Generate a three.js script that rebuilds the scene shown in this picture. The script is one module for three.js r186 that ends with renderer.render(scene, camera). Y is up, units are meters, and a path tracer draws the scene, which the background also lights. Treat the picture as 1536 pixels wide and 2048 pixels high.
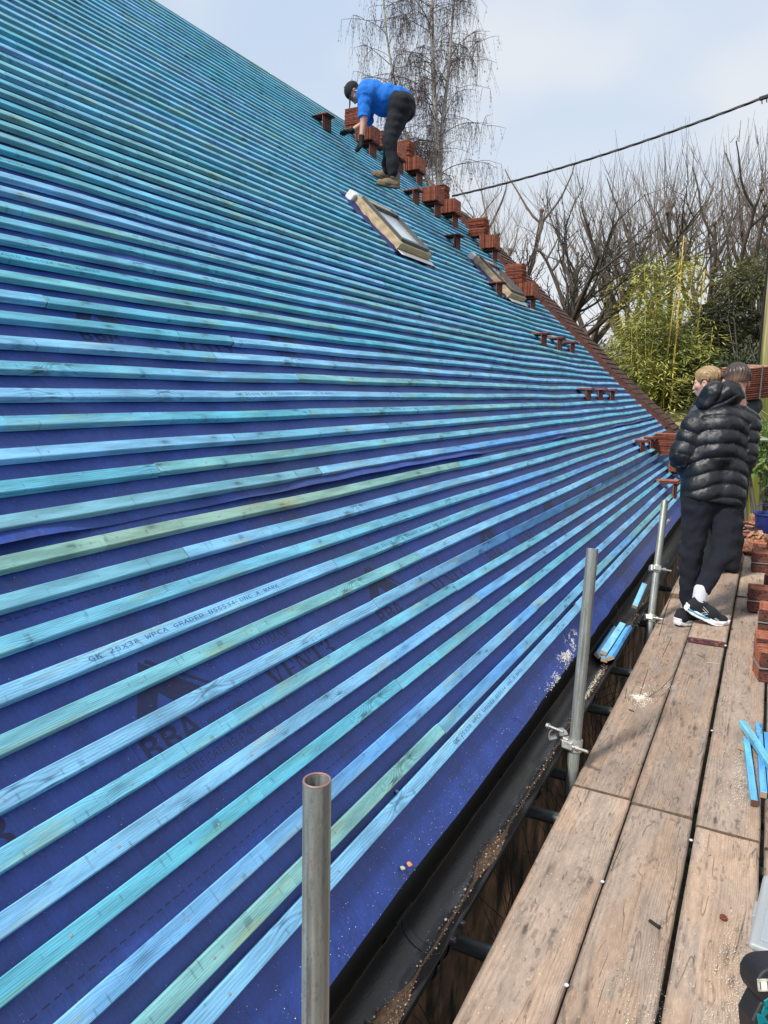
import * as THREE from 'three';
import { mergeGeometries } from 'three/addons/utils/BufferGeometryUtils.js';
import { RoundedBoxGeometry } from 'three/addons/geometries/RoundedBoxGeometry.js';

// ---------------------------------------------------------------- camera
const scene = new THREE.Scene();
const camera = new THREE.PerspectiveCamera(71.59, 0.75, 0.05, 400);
const FPX = 1420, CX = 768, CY = 1024;                 // focal length and centre of the 1536 x 2048 photograph
const yaw = 0.49536, pitch = 0.16675;
const EYE = new THREE.Vector3(0, 1.55, 0);
const camR = new THREE.Vector3(Math.cos(yaw), 0, -Math.sin(yaw));
const camF = new THREE.Vector3(-Math.sin(yaw) * Math.cos(pitch), -Math.sin(pitch), -Math.cos(yaw) * Math.cos(pitch));
const camU = new THREE.Vector3().crossVectors(camR, camF);
camera.position.copy(EYE);
camera.lookAt(EYE.clone().add(camF));
scene.add(camera);

// ---------------------------------------------------------------- numbers and noise
function rng(seed) { let a = seed >>> 0; return () => { a = (a + 0x6d2b79f5) | 0; let t = Math.imul(a ^ (a >>> 15), 1 | a); t = (t + Math.imul(t ^ (t >>> 7), 61 | t)) ^ t; return ((t ^ (t >>> 14)) >>> 0) / 4294967296; }; }
const h2 = (x, y) => { let h = Math.imul(x, 374761393) ^ Math.imul(y, 668265263); h = Math.imul(h ^ (h >>> 13), 1274126177); return ((h ^ (h >>> 16)) >>> 0) / 4294967296; };
function n2(x, y) {                                      // value noise, 0..1
  const xi = Math.floor(x), yi = Math.floor(y); let fx = x - xi, fy = y - yi; fx = fx * fx * (3 - 2 * fx); fy = fy * fy * (3 - 2 * fy);
  const a = h2(xi, yi), b = h2(xi + 1, yi), c = h2(xi, yi + 1), d = h2(xi + 1, yi + 1);
  return a + (b - a) * fx + (c - a) * fy + (a - b - c + d) * fx * fy;
}
const n3 = (x, y, z) => { const zi = Math.floor(z); let f = z - zi; f = f * f * (3 - 2 * f); const a = n2(x + zi * 37.1, y + zi * 17.7), b = n2(x + (zi + 1) * 37.1, y + (zi + 1) * 17.7); return a + (b - a) * f; };
const fbm = (x, y, o = 4) => { let s = 0, a = 0.5, t = 0; for (let i = 0; i < o; i++) { s += a * n2(x, y); t += a; a *= 0.5; x = x * 2.03 + 11.3; y = y * 2.03 + 5.7; } return s / t; };
const fbm3 = (x, y, z, o = 4) => { let s = 0, a = 0.5, t = 0; for (let i = 0; i < o; i++) { s += a * n3(x, y, z); t += a; a *= 0.5; x = x * 2.03 + 11.3; y = y * 2.03 + 5.7; z = z * 2.03 + 3.1; } return s / t; };
const lerp = (a, b, t) => a + (b - a) * t, clamp = (x, a = 0, b = 1) => Math.min(b, Math.max(a, x));
const smooth = (a, b, x) => { const t = clamp((x - a) / (b - a)); return t * t * (3 - 2 * t); };
const curve = (pts, x) => { for (let i = 1; i < pts.length; i++) if (x < pts[i][0]) { const t = clamp((x - pts[i - 1][0]) / (pts[i][0] - pts[i - 1][0])); return lerp(pts[i - 1][1], pts[i][1], t * t * (3 - 2 * t)); } return pts[pts.length - 1][1]; };
const V = (x, y, z) => new THREE.Vector3(x, y, z);
const mix3 = (a, b, t) => [lerp(a[0], b[0], t), lerp(a[1], b[1], t), lerp(a[2], b[2], t)];
const at = (px, py, Z) => EYE.clone().addScaledVector(camF, Z).addScaledVector(camR, (px - CX) / FPX * Z).addScaledVector(camU, -(py - CY) / FPX * Z);   // a point seen at a pixel, Z metres deep
function onPlane(px, py, n, d) { const r = at(px, py, 1).sub(EYE); return EYE.clone().addScaledVector(r, (d - n.dot(EYE)) / n.dot(r)); }
const onDeck = (px, py, h = 0) => onPlane(px, py, V(0, 1, 0), h);

// ---------------------------------------------------------------- sky, sun, exposure
const SUN = V(-0.27, 0.78, 0.56).normalize();
{
  const W = 512, H = 256, data = new Float32Array(W * H * 4);
  for (let j = 0; j < H; j++) for (let i = 0; i < W; i++) {
    const el = ((j + 0.5) / H - 0.5) * Math.PI, az = ((i + 0.5) / W - 0.5) * 2 * Math.PI;
    const y = Math.sin(el), x = Math.cos(el) * Math.cos(az), z = Math.cos(el) * Math.sin(az), k = (j * W + i) * 4;
    const p = 1 / (Math.max(y, 0) + 0.22);
    const big = fbm3(x * p * 0.9 + 3.1, z * p * 0.9 + 8.4, y * 1.5, 5), fine = fbm3(x * p * 2.6 + 40, z * p * 2.6, y * 3, 4);
    let c = smooth(0.40, 0.58, big * 0.72 + fine * 0.28);
    c = Math.max(c, 0.92 * smooth(0.42, 0.08, y));
    const blue = mix3([0.56, 0.73, 0.96], [0.44, 0.62, 0.92], smooth(0.05, 0.8, y)), cloud = mix3([0.97, 0.985, 1.0], [0.83, 0.87, 0.92], fine);
    let col = mix3(blue, cloud, 0.28 + 0.72 * c);
    if (y < 0) col = [0.2, 0.195, 0.17];
    data[k] = col[0]; data[k + 1] = col[1]; data[k + 2] = col[2]; data[k + 3] = 1;
  }
  const t = new THREE.DataTexture(data, W, H, THREE.RGBAFormat, THREE.FloatType);
  t.mapping = THREE.EquirectangularReflectionMapping; t.magFilter = t.minFilter = THREE.LinearFilter; t.needsUpdate = true;
  scene.background = t; scene.environment = t;
}
const sun = new THREE.DirectionalLight(new THREE.Color(1, 0.955, 0.88), 5.0);
sun.position.copy(SUN).multiplyScalar(30).add(V(-2, 0, -6)); sun.target.position.set(-2, 0, -6);
sun.castShadow = true; sun.shadow.radius = 15; sun.shadow.mapSize.set(4096, 4096);
Object.assign(sun.shadow.camera, { left: -14, right: 14, top: 14, bottom: -14, near: 1, far: 70 });
scene.add(sun, sun.target);
const EXPOSURE = 0.93;

// ---------------------------------------------------------------- builders
const counts = {};
function numbered(name) { const n = counts[name] = (counts[name] ?? -1) + 1; return n ? name + '_' + String(n).padStart(3, '0') : name; }
function tag(o, label, category, group, kind) { if (label) o.userData.label = label; if (category) o.userData.category = category; if (group) o.userData.group = group; if (kind) o.userData.kind = kind; return o; }
function thing(name, label, category, pos = [0, 0, 0], group) { const o = new THREE.Group(); o.name = numbered(name); o.position.set(...(pos.isVector3 ? pos.toArray() : pos)); tag(o, label, category, group); scene.add(o); return o; }
function mesh(name, geo, mat, parent) { const m = new THREE.Mesh(geo, mat); m.name = name; m.castShadow = m.receiveShadow = true; (parent || scene).add(m); return m; }
function part(name, geo, mat, parent) { let n = name, i = 0; const used = parent._used ??= {}; i = used[name] = (used[name] ?? -1) + 1; if (i) n = name + '_' + String(i).padStart(3, '0'); return mesh(n, geo, mat, parent); }
function single(name, geo, mat, label, category, group) { const m = mesh(numbered(name), geo, mat); tag(m, label, category, group); return m; }
function struct(name, geo, mat, kind = 'structure') { const m = mesh(numbered(name), geo, mat); m.userData.kind = kind; return m; }
const srgb = (r, g, b) => new THREE.Color().setRGB(r / 255, g / 255, b / 255, THREE.SRGBColorSpace);
const std = (c, o = {}) => new THREE.MeshStandardMaterial({ color: Array.isArray(c) ? new THREE.Color().setRGB(...c) : c, roughness: 0.8, metalness: 0, ...o });
class MB {                                               // collects quads and triangles
  constructor() { this.p = []; this.u = []; this.c = []; this.i = []; this.hasC = false; }
  v(x, y, z, u = 0, w = 0, c) { this.p.push(x, y, z); this.u.push(u, w); if (c) { this.hasC = true; this.c.push(...c); } else this.c.push(1, 1, 1); return this.p.length / 3 - 1; }
  q(a, b, c, d) { this.i.push(a, b, c, a, c, d); }
  t(a, b, c) { this.i.push(a, b, c); }
  geo() { const g = new THREE.BufferGeometry(); g.setAttribute('position', new THREE.Float32BufferAttribute(this.p, 3)); g.setAttribute('uv', new THREE.Float32BufferAttribute(this.u, 2)); if (this.hasC) g.setAttribute('color', new THREE.Float32BufferAttribute(this.c, 3)); g.setIndex(this.i); g.computeVertexNormals(); return g; }
  tube(pts, radii, sides = 5, col, cap = true) {         // tapered tube through points
    const n = pts.length; let ax = V(0, 0, 0), first, prev, up = V(0.31, 0.12, 0.94);
    for (let k = 0; k < n; k++) {
      ax.subVectors(pts[Math.min(k + 1, n - 1)], pts[Math.max(k - 1, 0)]).normalize();
      const s = V().crossVectors(ax, Math.abs(ax.dot(up)) > 0.95 ? V(1, 0, 0) : up).normalize(), t = V().crossVectors(ax, s), r = Array.isArray(radii) ? radii[k] : radii, row = [];
      for (let j = 0; j < sides; j++) { const a = j / sides * 2 * Math.PI, cs = Math.cos(a) * r, sn = Math.sin(a) * r; row.push(this.v(pts[k].x + s.x * cs + t.x * sn, pts[k].y + s.y * cs + t.y * sn, pts[k].z + s.z * cs + t.z * sn, j / sides, k, col)); }
      if (prev) for (let j = 0; j < sides; j++) this.q(prev[j], row[j], row[(j + 1) % sides], prev[(j + 1) % sides]);
      first ??= row; prev = row;
    }
    if (cap && sides > 3) { for (const [row, f] of [[first, 1], [prev, 0]]) for (let j = 1; j < sides - 1; j++) f ? this.t(row[0], row[j], row[j + 1]) : this.t(row[0], row[j + 1], row[j]); }
    return this;
  }
}
const boxG = (w, h, d, x = 0, y = 0, z = 0, r = 0.003) => { const g = r ? new RoundedBoxGeometry(w, h, d, 1, Math.min(r, w / 2.1, h / 2.1, d / 2.1)) : new THREE.BoxGeometry(w, h, d); g.translate(x, y, z); return g; };
const tubeBetween = (a, b, r, seg = 20) => { const L = a.distanceTo(b), g = new THREE.CylinderGeometry(r, r, L, seg); g.applyQuaternion(new THREE.Quaternion().setFromUnitVectors(V(0, 1, 0), b.clone().sub(a).normalize())); g.translate((a.x + b.x) / 2, (a.y + b.y) / 2, (a.z + b.z) / 2); return g; };
const merge = (list) => { const any = list.some((g) => !g.index); return mergeGeometries(any ? list.map((g) => g.index ? g.toNonIndexed() : g) : list); };
function canvasTex(w, h, draw, srgbMap = true, wrap = true) { const c = document.createElement('canvas'); c.width = w; c.height = h; draw(c.getContext('2d'), w, h); const t = new THREE.CanvasTexture(c); if (srgbMap) t.colorSpace = THREE.SRGBColorSpace; if (wrap) t.wrapS = t.wrapT = THREE.RepeatWrapping; return t; }
function pixels(g, w, h, f) { const im = g.createImageData(w, h), d = im.data; for (let y = 0; y < h; y++) for (let x = 0; x < w; x++) { const c = f(x, y), k = (y * w + x) * 4; d[k] = c[0]; d[k + 1] = c[1]; d[k + 2] = c[2]; d[k + 3] = c.length > 3 ? c[3] : 255; } g.putImageData(im, 0, 0); }
const grey = (w, h, f) => canvasTex(w, h, (g) => pixels(g, w, h, (x, y) => { const v = clamp(f(x, y)) * 255; return [v, v, v]; }), false);
// ---------------------------------------------------------------- shared materials
const noiseBump = grey(256, 256, (x, y) => { const a = x / 256 * 2 * Math.PI, b = y / 256 * 2 * Math.PI; return fbm3(Math.cos(a) * 9 + 20, Math.sin(a) * 9 + Math.cos(b) * 9 + 50, Math.sin(b) * 9 + 90, 4); });
const scaled = (t, u, v) => { const c = t.clone(); c.repeat.set(u, v); c.needsUpdate = true; return c; };

// blue preservative on sawn softwood: a grey-white grain map, four lanes of 38 mm, 2.4 m long; the stain's hue is in the vertex colours
let grainImage;
function battenGrain(printed) {
  return canvasTex(2048, 256, (g, w, h) => {
    if (grainImage) g.putImageData(grainImage, 0, 0); else {
    const r = rng(5), knots = [];
    for (let lane = 0; lane < 4; lane++) for (let k = 0; k < 5; k++) knots.push([lane, r() * w, lane * 64 + 12 + r() * 40, 5 + r() * 10, r()]);
    pixels(g, w, h, (x, y) => {
      const lane = y >> 6, yy = y - lane * 64;
      let warp = 0, dark = 0, ring = 0;
      for (const [l, kx, ky, kr, ks] of knots) if (l === lane) { let dx = Math.abs(x - kx); dx = Math.min(dx, w - dx) * 0.62; const dy = y - ky, d2 = dx * dx + dy * dy, q = d2 / (kr * kr); warp += Math.sign(dy) * Math.exp(-q / 7) * kr * 1.3; dark = Math.max(dark, Math.exp(-q * 1.5) * (0.35 + 0.5 * ks)); ring = Math.max(ring, Math.exp(-q / 5)); }
      const xw = x % w, edge = Math.min(xw, w - xw) / 160, f = Math.min(1, edge);
      const nn = (a, b) => lerp(n2(a * 0 + 3, b), n2(a, b), f);
      const gy = yy + warp + 9 * nn(x / 230, lane * 9.1 + yy / 40) + 3 * nn(x / 60 + 9, lane * 5 + yy / 20);
      const line = Math.sin(gy * (0.55 + 0.28 * lane)) * 0.5 + 0.5;
      const fibre = n2(x / 26, y * 1.1 + lane * 50), blot = fbm(x / 120 + lane * 31, y / 34, 3);
      let v = 0.93 - 0.12 * line * line - 0.12 * (fibre - 0.5) - 0.34 * (blot - 0.5) - 0.36 * dark - 0.1 * ring * line;
      const streak = n2(x / 9 + lane * 77, y / 45); if (streak > 0.86) v -= (streak - 0.86) * 1.3;
      const pale = smooth(0.62, 0.78, fbm(x / 190 + lane * 13 + 70, y / 30 + 4, 3)) * 0.22;
      const e = Math.min(yy, 63 - yy); if (e < 3) v *= 0.93 + 0.02 * e;
      v = clamp(v, 0.1, 1);
      const rr = v * 246 + pale * 160 - dark * 15, gg = v * 250 + pale * 10, bb = v * 255 - pale * 90;
      return [clamp(rr, 0, 255), clamp(gg, 0, 255), clamp(bb, 0, 255)];
    });
    grainImage = g.getImageData(0, 0, w, h); }
    if (printed) {
      g.fillStyle = 'rgba(26,56,100,0.62)'; g.font = 'bold 27px monospace';
      const words = 'GK 25x38 WPCA GRADED BS5534 DNC A-MARK';
      for (let lane = 0; lane < 4; lane++) { let x = 150 + lane * 160; for (const ch of words) { g.fillText(ch, x, lane * 64 + 41); x += 17.5; } }
      g.globalCompositeOperation = 'source-over'; g.fillStyle = 'rgba(190,220,235,0.6)';      // the dot-matrix print is broken up
      const q = rng(8); for (let k = 0; k < 3600; k++) g.fillRect(q() * 2048, q() * 256, 1.6, 1.6);
    }
  });
}
const battenBump = grey(1024, 128, (x, y) => 0.5 + 0.4 * (n2(x / 40, y * 1.3) - 0.5) + 0.4 * (n2(x / 7, y / 3) - 0.5));
const M = {};
M.batten = std([1, 1, 1], { map: battenGrain(false), vertexColors: true, roughness: 0.62, bumpMap: battenBump, bumpScale: 0.0012 });
M.battenPrinted = std([1, 1, 1], { map: battenGrain(true), vertexColors: true, roughness: 0.62, bumpMap: battenBump, bumpScale: 0.0012 });
M.endGrain = std([0.42, 0.30, 0.19], { roughness: 0.9 });

// blue breather membrane with its print, 1.5 m x 1.5 m
M.underlay = std([1, 1, 1], {
  vertexColors: true, roughness: 0.5, side: THREE.DoubleSide, bumpMap: scaled(noiseBump, 1.5, 1.5), bumpScale: 0.003,
  map: canvasTex(2048, 2048, (g, w, h) => {
    const base = document.createElement('canvas'); base.width = base.height = 1024; pixels(base.getContext('2d'), 1024, 1024, (x0, y0) => { const x = x0 * 2, y = y0 * 2, a = x / w * 2 * Math.PI; const m = fbm3(Math.cos(a) * 3 + 9, Math.sin(a) * 3 + 9, y / h * 9, 4), f = n2(x / 4.2, y / 4.2), s = n2(x / 5 + 90, y / 60); const k = 0.80 + 0.24 * (m - 0.5) + 0.10 * (f - 0.5) + 0.08 * (s - 0.5); return [52 * k, 78 * k, 170 * k]; }); g.drawImage(base, 0, 0, w, h);
    const Y = (s) => h - s / 1.5 * h, P = 2048 / 1.2, dark = 'rgba(14,18,52,0.8)';
    g.fillStyle = g.strokeStyle = dark; g.lineWidth = 4; g.setLineDash([26, 16]);
    for (const s of [0.37, 1.13]) { g.beginPath(); g.moveTo(0, Y(s)); g.lineTo(w, Y(s)); g.stroke(); }
    g.setLineDash([]);
    const text = (t, x, s, font, sx = 1) => { g.save(); g.translate(x * P, Y(s)); g.scale(sx, 1); g.font = font; g.fillText(t, 0, 0); g.restore(); };
    // certificate box
    g.lineWidth = 3; g.strokeRect(0.10 * P, Y(0.755), 0.44 * P, 0.235 / 1.5 * h);
    g.fillStyle = 'rgba(14,18,52,0.68)';
    g.beginPath(); g.moveTo(0.13 * P, Y(0.73)); g.lineTo(0.25 * P, Y(0.90)); g.lineTo(0.42 * P, Y(0.73)); g.lineTo(0.30 * P, Y(0.73)); g.lineTo(0.25 * P, Y(0.80)); g.lineTo(0.19 * P, Y(0.73)); g.fill();
    g.beginPath(); g.moveTo(0.265 * P, Y(0.89)); g.lineTo(0.275 * P, Y(0.90)); g.lineTo(0.45 * P, Y(0.74)); g.lineTo(0.435 * P, Y(0.74)); g.fill();
    text('BBA', 0.11, 0.645, 'bold 128px sans-serif', 1.35);
    g.fillStyle = dark;
    text('APPROVAL', 0.33, 0.700, '40px sans-serif', 1.1); text('INSPECTION', 0.33, 0.655, '40px sans-serif', 1.1);
    text('CERTIFICATE 10/4748', 0.16, 0.575, '44px sans-serif', 1.2);
    text('VENT3', 0.61, 0.640, 'bold 150px serif', 1.24);
    text('CROMAR', 0.63, 0.785, '62px serif', 1.25);
    g.lineWidth = 6; g.beginPath(); g.ellipse(0.89 * P, Y(0.845), 26, 40, 0, 0, 7); g.stroke(); for (const k of [-12, 0, 12]) { g.beginPath(); g.moveTo(0.89 * P + k, Y(0.86)); g.lineTo(0.89 * P + k, Y(0.835)); g.stroke(); } g.beginPath(); g.moveTo(0.89 * P, Y(0.815)); g.lineTo(0.89 * P, Y(0.79)); g.stroke();
    const r = rng(3); for (let k = 0; k < 900; k++) { g.fillStyle = `rgba(${150 + r() * 90},${150 + r() * 90},${170 + r() * 80},${0.25 + r() * 0.5})`; g.fillRect(r() * w, r() * h, 1 + r() * 3, 1 + r() * 2); }
    for (let k = 0; k < 60; k++) { g.fillStyle = `rgba(60,48,44,${0.06 + r() * 0.1})`; g.beginPath(); g.ellipse(r() * w, r() * h, 20 + r() * 110, 6 + r() * 22, 0, 0, 7); g.fill(); }
    for (let k = 0; k < 5200; k++) { const cx = r(), n = n2(cx * 9, 4) , x = cx * w, y = h * r(), m = fbm(x / 260, y / 110, 3); if (m < 0.52) continue; g.fillStyle = r() < 0.6 ? `rgba(112,92,84,${0.15 + r() * 0.3})` : `rgba(20,22,44,${0.2 + r() * 0.3})`; g.fillRect(x, y, 1 + r() * 5, 1 + r() * 3); }
  }),
});

// weathered scaffold boards: four lanes of 225 mm, 2.6 m long
const boardHeight = new Float32Array(1024 * 1024);
M.board = std([1, 1, 1], {
  vertexColors: true, roughness: 0.88, bumpScale: 0.0028,
  map: canvasTex(1024, 2048, (g, w, h) => {
    const r = rng(17), knots = [], stains = [];
    for (let l = 0; l < 4; l++) { for (let k = 0; k < 7; k++) knots.push([l, 512 * l + 60 + r() * 390, r() * h, 8 + r() * 13]); for (let k = 0; k < 26; k++) stains.push([l, 512 * l + r() * 512, r() * h, 6 + r() * 26, r()]); }
    pixels(g, w, h, (xh, y) => {
      const x = xh * 2, l = x >> 9, xx = x - l * 512, cyl = y / h * 2 * Math.PI, cyA = Math.cos(cyl), cyB = Math.sin(cyl);
      let warp = 0, knot = 0;
      for (const [kl, kx, ky, kr] of knots) if (kl === l) { let dy = Math.abs(y - ky); dy = Math.min(dy, h - dy) * 0.5; if (dy > 150) continue; const dx = x - kx, q = (dx * dx + dy * dy) / (kr * kr); warp += Math.sign(dx) * Math.exp(-q / 8) * kr * 1.5; knot = Math.max(knot, Math.exp(-q * 1.3)); }
      const sway = 60 * n3(xx / 260 + l * 7, cyA * 1.6 + 10, cyB * 1.6 + 10) + 18 * n3(xx / 90 + l * 3, cyA * 5 + 20, cyB * 5 + 20);
      const gx = xx + warp + sway;
      const ring = Math.pow(0.5 + 0.5 * Math.sin(gx * (0.16 + 0.05 * Math.sin(gx * 0.012 + l))), 2);
      const fibre = n3(x / 2.6, cyA * 34 + 60, cyB * 34 + 60), fine = n2(x / 1.7, y / 7);
      const blot = fbm3(xx / 130 + l * 19, cyA * 3.5 + 30, cyB * 3.5 + 30, 4), dirt = fbm(x / 22, y / 30, 3);
      const ck = n3(gx / 46 + l * 13, cyA * 1.3 + 70, cyB * 1.3 + 70), crack = smooth(0.013, 0.0, Math.abs(ck - 0.5)) * smooth(0.48, 0.62, n3(xx / 60 + 5 * l, cyA * 4 + 5, cyB * 4 + 5));
      let v = 0.785 - 0.08 * ring * (0.4 + 0.6 * blot) - 0.09 * (fibre - 0.5) - 0.08 * (fine - 0.5) + 0.21 * (blot - 0.5) + 0.13 * (dirt - 0.5) - 0.20 * knot - 0.24 * crack;
      const spot = smooth(0.70, 0.80, n2(x / 15 + 7, y / 19)) * smooth(0.5, 0.62, n2(x / 90, y / 120)); v -= 0.12 * spot;
      const ex = Math.min(xx, 511 - xx); v -= 0.12 * smooth(34, 0, ex) * (0.5 + n2(y / 40, l));
      for (const [sl, sx, sy, sr, sk] of stains) if (sl === l && Math.abs(y - sy) < 40) { const q = ((x - sx) ** 2 + (y - sy) ** 2) / (sr * sr) + 1.1 * (n2(x / 7, y / 7) - 0.5); if (q < 1) v -= 0.08 * (1 - q) * (sk > 0.86 ? 2.4 : 1); }
      v = clamp(v, 0.05, 1.1);
      if (!(y & 1)) boardHeight[(y >> 1) * 1024 + xh] = clamp(0.65 - 0.28 * ring - 0.3 * (fibre - 0.5) - 0.7 * crack + 0.25 * (dirt - 0.5) - 0.3 * knot);
      const warm = smooth(0.45, 0.7, n2(xx / 120 + l * 11, y / 260));
      return [clamp(v * (203 + 7 * warm), 0, 255), clamp(v * 179, 0, 255), clamp(v * (160 - 6 * warm), 0, 255)];
    });
    for (let k = 0; k < 2600; k++) { const s = r(); g.fillStyle = s > 0.75 ? `rgba(45,34,28,${0.3 + r() * 0.5})` : `rgba(232,214,182,${0.25 + r() * 0.5})`; g.fillRect(r() * w, r() * h, 1 + r() * 3, 1 + r() * 3); }
    for (let k = 0; k < 34; k++) { g.strokeStyle = `rgba(52,40,33,${0.1 + r() * 0.2})`; g.lineWidth = 1 + r() * 1.5; const x = r() * w, y = r() * h, a = r() * 6.3, L = 10 + r() * 36; g.beginPath(); g.moveTo(x, y); g.quadraticCurveTo(x + Math.cos(a) * L * 0.5 + r() * 8, y + Math.sin(a) * L * 0.5 + r() * 8, x + Math.cos(a) * L, y + Math.sin(a) * L); g.stroke(); }
  }),
});
M.board.bumpMap = grey(1024, 1024, (x, y) => boardHeight[y * 1024 + x]);
// galvanised scaffold tube: u round, v along in metres
const galvTex = canvasTex(256, 512, (g, w, h) => pixels(g, w, h, (x, y) => {
  const a = x / w * 2 * Math.PI, c = Math.cos(a), s = Math.sin(a);
  const str = n3(c * 5 + 9, s * 5 + 9, y / 120), m = fbm3(c * 2.4 + 5, s * 2.4 + 5, y / 45, 4), sp = smooth(0.72, 0.82, n3(c * 9, s * 9 + 30, y / 6));
  const v = 0.80 + 0.34 * (m - 0.5) + 0.30 * (str - 0.5) - 0.08 * sp; const rust = smooth(0.62, 0.8, fbm3(c * 3 + 50, s * 3, y / 30, 2)) * 0.07;
  return [clamp(v * 172 + rust * 40, 0, 255), clamp(v * 176 - rust * 50, 0, 255), clamp(v * 172 - rust * 130, 0, 255)];
}));
galvTex.wrapT = THREE.MirroredRepeatWrapping;
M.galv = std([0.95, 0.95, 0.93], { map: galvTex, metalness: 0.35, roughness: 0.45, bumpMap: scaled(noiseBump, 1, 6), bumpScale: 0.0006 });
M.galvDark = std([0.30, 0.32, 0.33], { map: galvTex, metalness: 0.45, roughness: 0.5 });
M.coupler = std([0.55, 0.54, 0.50], { metalness: 0.75, roughness: 0.4, bumpMap: noiseBump, bumpScale: 0.001 });
M.rustRed = std([0.25, 0.07, 0.05], { roughness: 0.7, metalness: 0.2 });
M.steel = std([0.5, 0.5, 0.5], { metalness: 0.85, roughness: 0.35 });
M.blackPlastic = std([0.010, 0.011, 0.014], { roughness: 0.22, bumpMap: scaled(noiseBump, 3, 3), bumpScale: 0.0006 });
M.gutter = std([1, 1, 1], { roughness: 0.30, bumpMap: scaled(noiseBump, 3, 3), bumpScale: 0.0006, map: canvasTex(256, 512, (g, w, h) => pixels(g, w, h, (x, y) => { const m = fbm(x / 30, y / 70, 4), s = n2(x / 1.6, y / 1.6) > 0.93 ? 40 : 0, d = smooth(0.45, 0.7, m) * smooth(0.18, 0.5, x / w) * smooth(0.95, 0.6, x / w), v = 22 + 34 * d + s * d; return [v, v * 1.02, v * 1.08]; })) });
// clay: old tiles, three tones
const clayTex = canvasTex(512, 512, (g, w, h) => pixels(g, w, h, (x, y) => { const m = fbm(x / 60, y / 60, 5), f = n2(x / 3, y / 3), s = smooth(0.62, 0.75, n2(x / 22 + 5, y / 22)); const k = 0.80 + 0.5 * (m - 0.5) + 0.2 * (f - 0.5) - 0.25 * s; return [clamp(k * 255, 0, 255), clamp(k * (246 - 12 * s), 0, 255), clamp(k * (240 - 14 * s), 0, 255)]; }));
const clay = (c) => std(c, { map: clayTex, roughness: 0.86, bumpMap: clayTex, bumpScale: 0.0015 });
M.clayOrange = clay([0.78, 0.29, 0.165]); M.clayRed = clay([0.60, 0.20, 0.125]); M.clayDark = clay([0.20, 0.075, 0.055]); M.clayBrown = clay([0.145, 0.07, 0.055]); M.clayPale = clay([0.72, 0.36, 0.22]);
M.strap = std([0.20, 0.23, 0.24], { roughness: 0.4 });
// ---------------------------------------------------------------- the roof
const PITCH = 45.6 * Math.PI / 180, RN = V(Math.sin(PITCH), Math.cos(PITCH), 0), RU = V(-Math.cos(PITCH), Math.sin(PITCH), 0), EAVE = V(-0.8005, 0.2, 0);
const ZNEAR = 1.1, ZFAR = -11.95, RIDGE = 7.62;
const RD = RN.dot(EAVE);
const SAGS = [[0, 0], [0.3, 0], [0.8, 0.055], [1.3, 0.13], [1.8, 0.15], [2.4, 0.15], [3.2, 0.19], [4, 0.17], [4.6, 0.10], [5.4, 0], [9, 0]];
const sag = (s, z) => curve(SAGS, s) * smooth(1.2, 7.5, -z);
const bulge = (s, z) => (s > 0.75 ? 0.35 * sag(s, z) * 1.5 / (s - 0.3) : 0) + 0.016 * (n2(z / 1.25 + 4, s * 0.5) - 0.5) * smooth(0.05, 0.8, s) + 0.011 * (n2(z / 0.62 + 40, s * 0.9 + 7) - 0.5) * smooth(0.1, 1, s);
function surf(s, z, off = 0) {                            // a point of the old roof: slope metres above the eave, z, height above the rafters
  const h = off + bulge(s, z), t = s - 0.65 * sag(s, z);
  return V(EAVE.x + RU.x * t + RN.x * h, EAVE.y + RU.y * t + RN.y * h, z);
}
const onRoof = (px, py, off = 0.025) => onPlane(px, py, RN, RD + off);
const slopeOf = (p) => p.clone().sub(EAVE).dot(RU);
const house = thing('cottage', 'cottage roof stripped to blue underlay and close rows of blue battens', 'house');
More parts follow.
